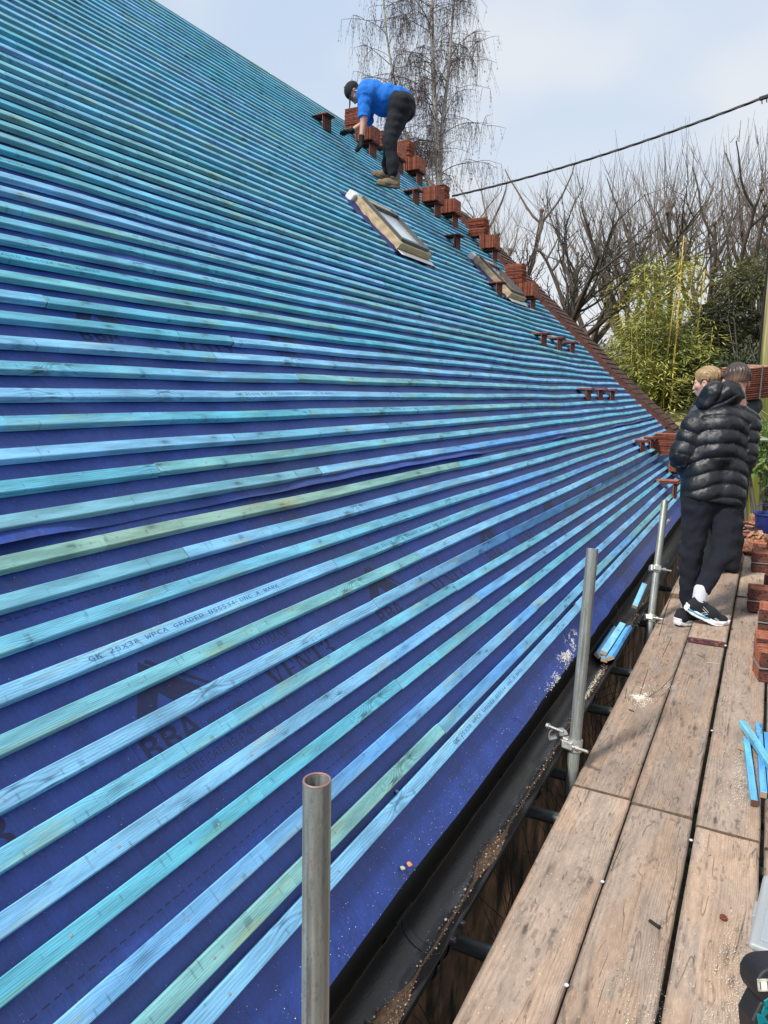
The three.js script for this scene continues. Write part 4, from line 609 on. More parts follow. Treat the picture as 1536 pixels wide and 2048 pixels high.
// ---- the man in blue stooping on the roof
{
  const o = thing('person', 'man in blue jumper, black cap and dark trousers stooping on the battens', 'person'), Z = 8.75, j = (x, y, dz = 0) => at(640 + x / 6.4, 140 + y / 6.4, Z + dz);
  const head = basis(toward(-0.92, 0.33, -0.05), toward(-0.30, -0.95, 0.02), j(447, 292, 0));
  const neck = j(545, 275), chest = j(640, 300), waist = j(890, 375), hip = j(1020, 440);
  const shN = j(575, 310, -0.17), shF = j(590, 320, 0.17), elN = j(562, 610, -0.21), elF = j(620, 650, 0.24), wrN = j(530, 890, -0.20), wrF = j(395, 785, 0.26);
  const hiN = j(1020, 470, -0.10), hiF = j(1060, 480, 0.11), knN = j(890, 900, -0.13), knF = j(905, 880, 0.14), anN = j(930, 1345, -0.10), anF = j(850, 1300, 0.13);
  const bodyP = [[neck, chest, 0.065, 0.10], [chest, waist, 0.11, 0.11], [waist, hip, 0.11, 0.12], [shN, elN, 0.048, 0.042], [elN, wrN, 0.043, 0.029], [shF, elF, 0.048, 0.042], [elF, wrF, 0.043, 0.029], [neck, shN, 0.06, 0.05], [neck, shF, 0.06, 0.05], [hiN, knN, 0.08, 0.055], [knN, anN, 0.055, 0.04], [hiF, knF, 0.08, 0.055], [knF, anF, 0.055, 0.04]];
  const B = field(bodyP, 0.04), hN = handPrims(wrN, j(505, 1130).sub(j(530, 890)), toward(-1, 0, 0.2), toward(-0.3, 0, 1), 0.55), hF = handPrims(wrF, j(265, 795, 0.1).sub(j(395, 785, 0)), toward(0, -1, 0), toward(0.2, 0, -1), 0.4);
  const HN = field(hN, 0.006), HF = field(hF, 0.006);
  mesh('body', merge([net(B, null, 0.012), headMesh(head), net(HN, null, 0.004, 0.01), net(HF, null, 0.004, 0.01)]), skin, o);
  const gN = field(handPrims(wrN, j(505, 1130).sub(j(530, 890)), toward(-1, 0, 0.2), toward(-0.3, 0, 1), 0.55, 0.0035).concat([[wrN.clone().lerp(elN, 0.12), wrN, 0.036, 0.032], [wrN, wrN.clone().lerp(j(505, 1130, -0.2), 0.3), 0.032, 0.026]]), 0.008), gF = field(handPrims(wrF, j(265, 795, 0.1).sub(j(395, 785, 0)), toward(0, -1, 0), toward(0.2, 0, -1), 0.4, 0.0035).concat([[wrF.clone().lerp(elF, 0.10), wrF, 0.036, 0.032]]), 0.008);
  const gm = cloth([0.012, 0.012, 0.014]); mesh('glove', net(gN, null, 0.005, 0.012), gm, o); mesh('glove_001', net(gF, null, 0.005, 0.012), gm, o);
  // jumper, sleeves pushed to the elbow
  const T = field([[j(560, 262), j(640, 300), 0.085, 0.155], [j(640, 300, -0.07), j(900, 390, -0.06), 0.145, 0.15], [j(640, 300, 0.07), j(900, 390, 0.06), 0.145, 0.15], [j(900, 390), j(1030, 395), 0.165, 0.15], [j(720, 420), j(860, 470), 0.13, 0.11], [j(600, 300, -0.06), shN, 0.115, 0.095], [j(600, 300, 0.06), shF, 0.115, 0.095], [shN, elN, 0.088, 0.068], [shF, elF, 0.088, 0.068]], 0.06);
  const axis = j(1030, 395).sub(j(640, 300)).normalize(), armAx = elN.clone().sub(shN).normalize(), o0 = j(640, 300);
  const shirt = (x, y, z) => { let d = T(x, y, z); const hit = T.hit; const a = (x - o0.x) * axis.x + (y - o0.y) * axis.y + (z - o0.z) * axis.z; const arm = hit && hit.rb < 0.075; const par = arm ? (x * armAx.x + y * armAx.y + z * armAx.z) * 62 : a * 42 + 1.6 * n3(x * 7, y * 7, z * 7);
    d += 0.011 * (Math.sin(par + 3 * n3(x * 9, y * 9, z * 9)) * 0.5) * (0.5 + n3(x * 5 + 9, y * 5, z * 5)) + fold(x, y, z, 15, 0.03);
    d = Math.max(d, a - 0.545 - 0.12 * (y - o0.y)); const e = (x - elN.x) * armAx.x + (y - elN.y) * armAx.y + (z - elN.z) * armAx.z; if (arm) d = Math.max(d, e - 0.015); return d * 0.8; };
  mesh('jumper', net(T, shirt, 0.0095), cloth([0.010, 0.16, 0.60]), o);
  const TR = field([[j(880, 385, -0.07), hiN, 0.125, 0.155], [j(880, 385, 0.07), hiF, 0.125, 0.155], [hiN, hiF, 0.15, 0.15], [j(1085, 420, -0.06), j(1085, 500, 0.06), 0.12, 0.12], [hiN, knN, 0.135, 0.088], [knN, j(930, 1200, -0.11), 0.086, 0.074], [hiF, knF, 0.13, 0.085], [knF, j(870, 1200, 0.12), 0.084, 0.070], [j(930, 1200, -0.11), j(938, 1310, -0.10), 0.072, 0.066], [j(870, 1200, 0.12), j(866, 1290, 0.14), 0.07, 0.066]], 0.04);
  mesh('trousers', net(TR, (x, y, z) => { let d = TR(x, y, z); d += fold(x, y, z, 11, 0.026) + 0.004 * Math.sin(y * 55 + 5 * n3(x * 8, y * 8, z * 8)) * smooth(-0.1, 0.5, n3(x * 3, y * 3, z * 3) - 0.3); const a = (x - o0.x) * axis.x + (y - o0.y) * axis.y + (z - o0.z) * axis.z; return Math.max(d, 0.27 - a) * 0.8; }, 0.0105), cloth([0.006, 0.0075, 0.012]), o);
  // cap with a long peak
  const cap = surfaceNet((x, y, z) => { let d = ell(x, y, z, 0, 0.040, -0.012, 0.089, 0.100, 0.109); d = Math.max(d, -ell(x, y, z, 0, 0.034, -0.012, 0.082, 0.092, 0.102), 0.035 - y - 0.12 * z * 0 + (z < -0.03 ? -0.02 : 0)); const pk = Math.max(Math.hypot(x / 0.082, (z - 0.085) / 0.105) - 1, 0.06 - z); const py = Math.abs(y - 0.045 + 0.35 * Math.max(0, z - 0.08) + 2.2 * x * x) - 0.0035; d = Math.min(d, Math.max(pk * 0.08, py)); const bt = Math.hypot(x, y - 0.142, z + 0.012) - 0.008; return Math.min(d, bt); }, V(-0.11, -0.03, -0.14), V(0.11, 0.17, 0.21), 0.0045); cap.applyMatrix4(head); mesh('cap', cap, cloth([0.014, 0.014, 0.016]), o);
  mesh('hair', hairMesh(head, (x, y, z) => Math.max(headField(x, y, z) - 0.004, z - 0.01 + (Math.abs(x) > 0.06 ? 0.03 : 0), -y - 0.07, y - 0.06)), std([0.03, 0.02, 0.015], { roughness: 0.8 }), o);
  // boots stand on the battens
  const rn = RN, bm = std([0.20, 0.14, 0.085], { roughness: 0.85, bumpMap: noiseBump, bumpScale: 0.003 }), sm = std([0.13, 0.095, 0.06], { roughness: 0.9 });
  const placeBoot = (hx, hy, tx, ty, dz) => { const heel = at(hx, hy, Z + dz), f = at(tx, ty, Z + dz + 0.02).sub(heel), r = new THREE.Matrix4(), x = f.normalize(), z = V().crossVectors(x, V(0, 1, 0)).normalize(), y = V().crossVectors(z, x); r.makeBasis(x, y, z).setPosition(heel); return shoeMeshes(o, r, bm, sm, true); };
  placeBoot(797, 378, 739, 369, -0.05); placeBoot(786, 364, 742, 352, 0.16);
}
// ---- the man in the puffer jacket, walking away on the boards
{
  const o = thing('person', 'man in black hooded puffer jacket and navy trousers walking on the boards', 'person'), Z = 4.86, j = (x, y, dz = 0) => at(x, y, Z + dz);
  const head = basis(toward(0.10, 1, 0.22), toward(0.12, -0.25, 1), j(1471, 765, 0.04)), ax0 = V(camF.x, 0, camF.z).normalize();
  const shL = j(1394, 852, 0.0), shR = j(1491, 848, 0.0), elL = j(1364, 912, 0.02), elR = j(1487, 915, -0.02), wrL = j(1385, 955, 0.12), wrR = j(1470, 965, 0.10), nk = j(1452, 812, 0.03), pel = j(1424, 985, 0);
  const hiL = j(1397, 1000, 0), hiR = j(1454, 1003, 0), knL = j(1384, 1105, 0.02), knR = j(1447, 1106, -0.06), anL = j(1375, 1214, 0.06), anR = j(1402, 1192, -0.10);
  const hand = (w, e) => handPrims(w, w.clone().sub(e), toward(0, 0, -1), toward(0, 1, 0), 0.6);
  const bodyP = [[nk, j(1444, 870), 0.065, 0.085], [j(1444, 870), pel, 0.085, 0.085], [nk, shL, 0.06, 0.05], [nk, shR, 0.06, 0.05], [shL, elL, 0.045, 0.04], [elL, wrL, 0.04, 0.028], [shR, elR, 0.045, 0.04], [elR, wrR, 0.04, 0.028], [pel, hiL, 0.085, 0.075], [pel, hiR, 0.085, 0.075], [hiL, knL, 0.07, 0.048], [knL, anL, 0.045, 0.035], [hiR, knR, 0.075, 0.052], [knR, anR, 0.052, 0.035]];
  const B = field(bodyP, 0.04), HL = field(hand(wrL, elL), 0.006), HR = field(hand(wrR, elR), 0.006);
  mesh('body', merge([net(B, null, 0.012), headMesh(head, 1.0), net(HL, null, 0.005, 0.01), net(HR, null, 0.005, 0.01)]), skin, o);
  // combed-back dark hair, clipped short towards the neck
  mesh('hair', fadeHair(head, (x, y, z) => smooth(-0.015, 0.035, y + 0.3 * (z + 0.03)), 0.010, (x, y, z) => 0.0022 * Math.sin(x * 300 + 16 * n2(z * 20, y * 8)) + 0.0012 * Math.sin(x * 720 + 9 * n2(z * 30, 4)), [0.22, 0.135, 0.10], [0.050, 0.035, 0.026], 0.05), hairMat, o);
  // quilted jacket
  const J = field([[j(1412, 850, 0.01), j(1405, 990, 0.0), 0.118, 0.136], [j(1464, 848, 0.01), j(1446, 992, 0.0), 0.118, 0.136], [j(1442, 850, -0.03), j(1430, 900, -0.04), 0.14, 0.13], [j(1452, 822, 0.02), shL, 0.10, 0.088], [j(1452, 822, 0.02), shR, 0.10, 0.088], [shL, elL, 0.092, 0.080, 'a'], [elL, wrL, 0.080, 0.060, 'a'], [shR, elR, 0.088, 0.080, 'a'], [elR, wrR, 0.080, 0.060, 'a']], 0.022);
  const ctr = j(1438, 900), hemL = j(1360, 992), hemR = j(1490, 1012), hemSlope = (hemR.y - hemL.y) / (hemR.clone().sub(hemL).dot(camR));
  const puff = (x, y, z) => {
    let d = J(x, y, z); const p = J.hit, t = J.t; const u = (x - ctr.x) * camR.x + (z - ctr.z) * camR.z; let ph;
    if (p.tag === 'a') ph = t * p.L / 0.082 + (p.dy > -0.2 * p.L ? 0.4 : 0.1) + 0.25 * n3(x * 9, y * 9, z * 9); else ph = (y + 1.5 * u * u + 0.10 * u + 0.016 * n3(x * 9, 3, z * 9)) / 0.090 + 0.42;
    const w = Math.abs(Math.sin(ph * Math.PI)), seam = Math.pow(w, 0.42);
    const pucker = (0.0052 * (n3(x * 85, y * 16, z * 85) - 0.5) + 0.003 * (n3(x * 40, y * 40, z * 40) - 0.5)) * (1.3 - 0.8 * w);
    d -= 0.0165 * (seam - 0.48) + pucker + fold(x, y, z, 9, 0.014);
    const hem = hemL.y + hemSlope * ((x - hemL.x) * camR.x + (z - hemL.z) * camR.z); if (p.tag !== 'a') d = Math.max(d, hem - y);
    return d * 0.75;
  };
  const nyl = std([0.006, 0.0075, 0.012], { roughness: 0.345, bumpMap: scaled(noiseBump, 11, 11), bumpScale: 0.0012 });
  mesh('puffer_jacket', net(J, puff, 0.0078), nyl, o);
  // hood folded on the shoulders
  const hc = j(1442, 800, -0.05), HD = field([[j(1414, 806, 0.0), j(1432, 789, -0.05), 0.075, 0.082], [j(1432, 789, -0.05), j(1456, 788, -0.05), 0.085, 0.085], [j(1456, 788, -0.05), j(1474, 806, 0.02), 0.080, 0.066], [j(1420, 815, -0.05), j(1466, 818, -0.04), 0.06, 0.055]], 0.04);
  mesh('hood', net(HD, (x, y, z) => { const u = (x - hc.x) * camR.x + (z - hc.z) * camR.z, v = y - hc.y; let d = HD(x, y, z); const c1 = Math.abs(u + 0.02 - 0.35 * (v - 0.02) + 0.03 * n3(x * 14, y * 14, z * 14)), c2_ = Math.abs(v - 0.015 - 0.5 * u + 0.03 * n3(x * 11 + 5, y * 11, z * 11)), c3_ = Math.abs(v + 0.045 - 0.2 * u); d += 0.022 * Math.exp(-c1 * 75) * smooth(-0.06, 0.03, v) + 0.016 * Math.exp(-c2_ * 80) * smooth(0.1, 0, u) + 0.010 * Math.exp(-c3_ * 90) + fold(x, y, z, 17, 0.024); return d * 0.75; }, 0.0072), nyl, o);
  // trousers, tapered to the ankle, with a thigh pocket
  const TR = field([[j(1398, 985), hiL, 0.125, 0.112], [j(1448, 985), hiR, 0.125, 0.112], [hiL, knL, 0.108, 0.073], [knL, j(1376, 1195, 0.05), 0.073, 0.058], [hiR, knR, 0.110, 0.076], [knR, j(1405, 1176, -0.09), 0.074, 0.055], [j(1376, 1195, 0.05), j(1376, 1212, 0.06), 0.056, 0.052], [hiL, hiR, 0.10, 0.10], [j(1470, 1050, -0.05), j(1466, 1078, -0.06), 0.055, 0.05]], 0.018);
  mesh('trousers', net(TR, (x, y, z) => { let d = TR(x, y, z) + fold(x, y, z, 12, 0.032) + 0.004 * Math.sin(y * 60 + 6 * n3(x * 9, y * 9, z * 9)) * smooth(0.3, 0.9, n3(x * 5, y * 5, z * 5)); return Math.max(d, y - pel.y - 0.08) * 0.8; }, 0.0095), cloth([0.0042, 0.0058, 0.0135]), o);
  const sock = field([[j(1402, 1180, -0.10), j(1397, 1208, -0.10), 0.046, 0.044], [j(1376, 1206, 0.06), j(1377, 1228, 0.06), 0.046, 0.044]], 0.02), sm = cloth([0.66, 0.64, 0.72]);
  mesh('sock', net(sock, null, 0.006, 0.02), sm, o);
  // running shoes with white soles: the right one rolling off its toe
  const knit = cloth([0.010, 0.012, 0.018]), white = std([0.78, 0.80, 0.82], { roughness: 0.55 });
  const place = (heel, toe, roll = 0) => { const x = toe.clone().sub(heel).normalize(), z = V().crossVectors(x, V(0, 1, 0)).normalize(), y = V().crossVectors(z, x); return new THREE.Matrix4().makeBasis(x, y, z).setPosition(heel); };
  const mR = place(j(1369, 1223, -0.13), j(1446, 1256, -0.16)), shoeR = shoeMeshes(o, mR, knit, white, false);
  const mL = place(V(0, 0, 0).add(onDeck(1354, 1253)), onDeck(1424, 1236)); shoeMeshes(o, mL, knit, white, false);
  // pale side stripes and the light-blue sole wedge
  const line = (pts, r, m, name) => { const g = new MB().tube(pts.map((p) => V(p[0], p[1], p[2])), r, 5).geo(); g.applyMatrix4(mR); mesh(name, g, m, shoeR); }, sw = std([0.62, 0.66, 0.70], { roughness: 0.5 });
  line([[0.085, 0.042, 0.046], [0.12, 0.066, 0.046], [0.16, 0.088, 0.034]], 0.0017, sw, 'stripe'); line([[0.105, 0.040, 0.048], [0.14, 0.064, 0.047], [0.175, 0.082, 0.034]], 0.0017, sw, 'stripe_001'); line([[0.075, 0.088, 0.040], [0.13, 0.062, 0.048], [0.205, 0.044, 0.048]], 0.0017, sw, 'stripe_002'); line([[0.07, 0.076, 0.040], [0.125, 0.052, 0.049], [0.20, 0.040, 0.049]], 0.0017, sw, 'stripe_003'); line([[0.015, 0.06, 0.036], [0.04, 0.095, 0.036], [0.07, 0.112, 0.03]], 0.0015, sw, 'stripe_004');
  line([[0.0, 0.034, 0.037], [0.07, 0.024, 0.042], [0.15, 0.030, 0.045]], 0.006, std([0.10, 0.38, 0.62], { roughness: 0.5 }), 'sole_wedge');
}
// ---- the fair-haired man in front of him, a tile pack on his shoulder
{
  const o = thing('person', 'fair-haired man in dark clothes carrying a tile pack on his shoulder', 'person'), Z = 5.95, j = (x, y, dz = 0) => at(x, y, Z + dz);
  const head = basis(toward(-0.12, 1, 0.02), toward(-0.70, -0.30, 0.66), j(1414, 766)), nk = j(1426, 806), pel = j(1438, 975);
  const shL = j(1398, 832, -0.02), shR = j(1478, 826, 0.02), elL = j(1392, 890, -0.05), wrL = j(1400, 945, 0.06), elR = j(1506, 812, 0.06), wrR = j(1496, 738, 0.16);
  const hiL = j(1416, 985), hiR = j(1458, 985), knL = j(1428, 1080, 0.0), knR = j(1466, 1080, 0.05), anL = j(1402, 1158, 0.0), anR = j(1462, 1150, 0.10);
  const hR = handPrims(wrR, toward(-0.75, 0.18, -0.45), toward(-0.1, -1, 0), toward(0, 0, -1), 0.35), hL = handPrims(wrL, toward(-0.1, -1, 0.2), toward(1, 0, 0), toward(0, 0, 1), 0.5);
  const B = field([[nk, j(1432, 860), 0.065, 0.12], [j(1432, 860), pel, 0.12, 0.12], [nk, shL, 0.06, 0.05], [nk, shR, 0.06, 0.05], [shL, elL, 0.045, 0.04], [elL, wrL, 0.04, 0.028], [shR, elR, 0.045, 0.04], [elR, wrR, 0.04, 0.028], [pel, hiL, 0.11, 0.08], [pel, hiR, 0.11, 0.08], [hiL, knL, 0.075, 0.052], [knL, anL, 0.05, 0.035], [hiR, knR, 0.075, 0.052], [knR, anR, 0.05, 0.035]], 0.04);
  mesh('body', merge([net(B, null, 0.013), headMesh(head, 1.0), net(field(hR, 0.006), null, 0.004, 0.01), net(field(hL, 0.006), null, 0.005, 0.01)]), skinPale, o);
  mesh('hair', fadeHair(head, (x, y, z) => smooth(-0.02, 0.085, y), 0.0135, (x, y, z) => 0.006 * (n3(x * 60, y * 60, z * 60) - 0.5) + 0.003 * Math.sin(x * 190 + z * 60 + 7 * n3(x * 25, y * 25, z * 25)), [0.19, 0.115, 0.07], [0.32, 0.21, 0.105], 0.085), hairMat, o);
  const T = field([[j(1410, 842), j(1410, 985), 0.12, 0.13], [j(1464, 840), j(1456, 985), 0.12, 0.13], [nk, shL, 0.085, 0.085], [nk, shR, 0.085, 0.085], [shL, elL, 0.082, 0.065], [elL, wrL, 0.065, 0.048], [shR, elR, 0.085, 0.068], [elR, wrR.clone().lerp(elR, 0.15), 0.066, 0.046]], 0.04);
  mesh('jumper', net(T, (x, y, z) => (T(x, y, z) + fold(x, y, z, 12, 0.035)) * 0.85, 0.0115), cloth([0.055, 0.06, 0.07]), o);
  const TR = field([[j(1420, 975), hiL, 0.12, 0.11], [j(1456, 975), hiR, 0.12, 0.11], [hiL, knL, 0.105, 0.08], [knL, anL.clone().lerp(knL, 0.28), 0.08, 0.07], [hiR, knR, 0.105, 0.08], [knR, anR.clone().lerp(knR, 0.28), 0.08, 0.068]], 0.03);
  mesh('trousers', net(TR, (x, y, z) => (TR(x, y, z) + fold(x, y, z, 12, 0.04)) * 0.85, 0.0115), cloth([0.006, 0.0075, 0.012]), o);
  const gl = field(hR.map(([a, b, ra, rb]) => [a, b, ra + 0.004, rb + 0.004]), 0.008); mesh('glove', net(gl, null, 0.0048, 0.012), cloth([0.22, 0.035, 0.055]), o);
  const bm = std([0.025, 0.026, 0.028], { roughness: 0.6, bumpMap: noiseBump, bumpScale: 0.002 }), bs = std([0.03, 0.03, 0.032], { roughness: 0.8 });
  const place = (heel, dir) => { const x = dir.normalize(), z = V().crossVectors(x, V(0, 1, 0)).normalize(); return new THREE.Matrix4().makeBasis(x, V().crossVectors(z, x), z).setPosition(heel); };
  shoeMeshes(o, place(j(1478, 1172, 0.14).setY(0.042), toward(-0.8, 0, 0.55)), bm, bs, true); shoeMeshes(o, place(j(1424, 1172, 0.0).setY(0.041), toward(-0.85, 0, 0.45)), bm, bs, true);
  // the pack he carries
  const k = thing('carried_tile_pack', 'strapped orange tile pack held on a shoulder under a red glove', 'tile pack', j(1491, 764, -0.02)); const ry = toward(0.97, 0, 0.2); k.quaternion.setFromRotationMatrix(new THREE.Matrix4().makeBasis(toward(0.93, 0.075, 0.36).normalize(), toward(-0.07, 1, -0.12).normalize(), V().crossVectors(toward(0.93, 0.075, 0.36).normalize(), toward(-0.07, 1, -0.12).normalize())));
  const n = 15; for (let i = 0; i < n; i++) { const t = tileAt(k, (tileR() - 0.5) * 0.008, (i - (n - 1) / 2) * TT * 1.22, (tileR() - 0.5) * 0.006, [0, 0, 0], i === n - 1 ? [M.clayPale] : clayMix); t.scale.set(1.3, 1.15, 1.25); }
  strapLoop(k, 0.0, 0, 0, 0, 0, 0, 0.001, 0.001); k.remove(k.children[k.children.length - 1]);
  const h = n * TT * 1.22 + 0.006, d = TW * 1.25 + 0.006; part('strap', merge([boxG(0.012, 0.003, d + 0.006, 0.055, h / 2, 0, 0), boxG(0.012, 0.003, d + 0.006, 0.055, -h / 2, 0, 0), boxG(0.012, h, 0.003, 0.055, 0, d / 2 + 0.001, 0), boxG(0.012, h, 0.003, 0.055, 0, -d / 2 - 0.001, 0)]), M.strap, k);
}
// ---------------------------------------------------------------- ground and vegetation
const GROUND = -2.45;
{
  const g = new THREE.PlaneGeometry(500, 500, 60, 60); g.rotateX(-Math.PI / 2); const p = g.attributes.position; for (let i = 0; i < p.count; i++) { const d = Math.hypot(p.getX(i), p.getZ(i)); p.setY(i, 0.5 * (n2(p.getX(i) / 14 + 50, p.getZ(i) / 14) - 0.5) * smooth(14, 40, d)); } g.computeVertexNormals(); g.translate(0, GROUND, 0); { const u = g.attributes.uv; for (let i = 0; i < u.count; i++) u.setXY(i, u.getX(i) * 120, u.getY(i) * 120); }
  const tx = canvasTex(512, 512, (c, w, h) => pixels(c, w, h, (x, y) => { const m = fbm(x / 50, y / 50, 4), f = n2(x / 4, y / 4), k = 0.5 + 0.7 * (m - 0.5) + 0.5 * (f - 0.5), e = smooth(0.4, 0.6, fbm(x / 70 + 9, y / 70, 3)); return [clamp(k * lerp(70, 96, e), 0, 255), clamp(k * lerp(84, 78, e), 0, 255), clamp(k * lerp(44, 56, e), 0, 255)]; }));
  struct('ground', g, std([0.8, 0.8, 0.8], { map: tx, roughness: 1 }));
}
const barkMat = (a, b, f = 1) => std([1, 1, 1], { vertexColors: true, roughness: 0.95, map: canvasTex(128, 256, (g, w, h) => pixels(g, w, h, (x, y) => { const an = x / w * 6.283, m = fbm3(Math.cos(an) * 3 + 9, Math.sin(an) * 3 + 9, y / 20 * f, 4), s = smooth(0.52, 0.64, m), c = mix3(a, b, s), k = 0.85 + 0.3 * (m - 0.5); return [clamp(c[0] * k, 0, 255), clamp(c[1] * k, 0, 255), clamp(c[2] * k, 0, 255)]; })) });
const darkBark = barkMat([122, 107, 92], [70, 60, 51]), birchBark = barkMat([214, 208, 198], [92, 84, 78], 0.6);
const twigMat = std([1, 1, 1], { vertexColors: true, roughness: 0.95 });
const leafMat = new THREE.MeshPhysicalMaterial({ color: 0xffffff, vertexColors: true, roughness: 0.75, side: THREE.DoubleSide, transmission: 0.3, thickness: 0 });
const dirTo = (az, el) => V(Math.cos(el) * Math.sin(az), Math.sin(el), Math.cos(el) * Math.cos(az));
// a wandering limb: returns its points
function wander(r, p, d, len, n, bendUp, jit) { const pts = [p.clone()], q = p.clone(), v = d.clone().normalize(); for (let i = 1; i <= n; i++) { v.x += (r() - 0.5) * jit; v.y += (r() - 0.5) * jit + bendUp; v.z += (r() - 0.5) * jit; v.normalize(); q.addScaledVector(v, len / n); pts.push(q.clone()); } return pts; }
const taper = (n, a, b) => Array.from({ length: n }, (_, i) => lerp(a, b, i / (n - 1)));
// weeping birch: three pale stems, drooping twig curtains
function birch() {
  const o = thing('birch_tree', 'tall bare weeping birch rising behind the ridge and the tile stacks', 'tree'), r = rng(99), Z = 24, T = new MB(), C = new MB(), white = [1, 1, 1];
  const base = at(905, 560, Z); base.y = GROUND;
  const stems = [[[905, 560], [893, 460], [880, 380], [871, 250], [866, 120], [864, 0], [868, -150], [866, -330]], [[893, 470], [862, 372], [838, 330], [812, 270], [795, 190], [776, 90], [765, -30], [760, -120]], [[879, 372], [884, 260], [896, 150], [905, 40], [918, -90], [922, -190]]];
  const stemPts = stems.map((s, k) => { const pts = s.map(([x, y], i) => at(x, y, Z + (k === 1 ? -0.25 * i : k === 2 ? 0.2 * i : 0))); if (!k) pts.unshift(base); return pts; });
  stemPts.forEach((pts, k) => { const c = new THREE.CatmullRomCurve3(pts).getPoints(28); T.tube(c, taper(c.length, k ? 0.085 : 0.17, 0.012), 9, white); });
  const twig = (p, len) => { const n = 4, pts = wander(r, p, V((r() - 0.5) * 0.9, -0.55 - 0.6 * r(), (r() - 0.5) * 0.9), len, n, -0.22, 0.24), c = [0.12 + 0.03 * r(), 0.10, 0.095]; C.tube(pts, taper(n + 1, 0.0042, 0.0022), 3, c, false); for (let k = 0; k < 5; k++) { const q = pts[1 + Math.floor(r() * n)], L = 0.03 + 0.035 * r(), a = q.clone().add(V((r() - 0.5) * 0.07, -0.02, (r() - 0.5) * 0.07)); C.tube([a, a.clone().add(V((r() - 0.5) * 0.02, -L, (r() - 0.5) * 0.02))], [0.0058, 0.004], 3, [0.06, 0.045, 0.035], false); } };
  stemPts.forEach((pts, k) => {
    const c = new THREE.CatmullRomCurve3(pts), nb = k === 0 ? 44 : 26;
    for (let b = 0; b < nb; b++) {
      const t = lerp(k ? 0.12 : 0.36, 0.985, (b + r() * 0.8) / nb), p = c.getPoint(t), az = r() * 6.283, len = lerp(3.0, 0.9, t) * (0.6 + 0.6 * r()) * (k ? 0.72 : 1);
      const limb = wander(r, p, dirTo(az, 0.75), len, 7, -0.12, 0.20); C.tube(limb, taper(8, lerp(0.024, 0.011, t), 0.005), 4, [0.13, 0.11, 0.10], false);
      const nt = Math.round(len * 19); for (let i = 0; i < nt; i++) { const u = 0.2 + 0.8 * Math.pow(r(), 0.7), f = u * 7, i0 = Math.min(6, Math.floor(f)), q = limb[i0].clone().lerp(limb[i0 + 1], f - i0); if (r() < 0.22) { const sub = wander(r, q, dirTo(r() * 6.283, 0.3), 0.4 + 0.7 * r(), 4, -0.16, 0.3); C.tube(sub, taper(5, 0.010, 0.005), 3, [0.07, 0.055, 0.05], false); for (let z = 0; z < 5; z++) twig(sub[1 + Math.floor(r() * 4)], 0.4 + 0.9 * r()); } else twig(q, 0.35 + 1.1 * r() * r()); }
    }
  });
  part('trunk', T.geo(), birchBark, o); part('crown', C.geo(), twigMat, o);
}
birch();
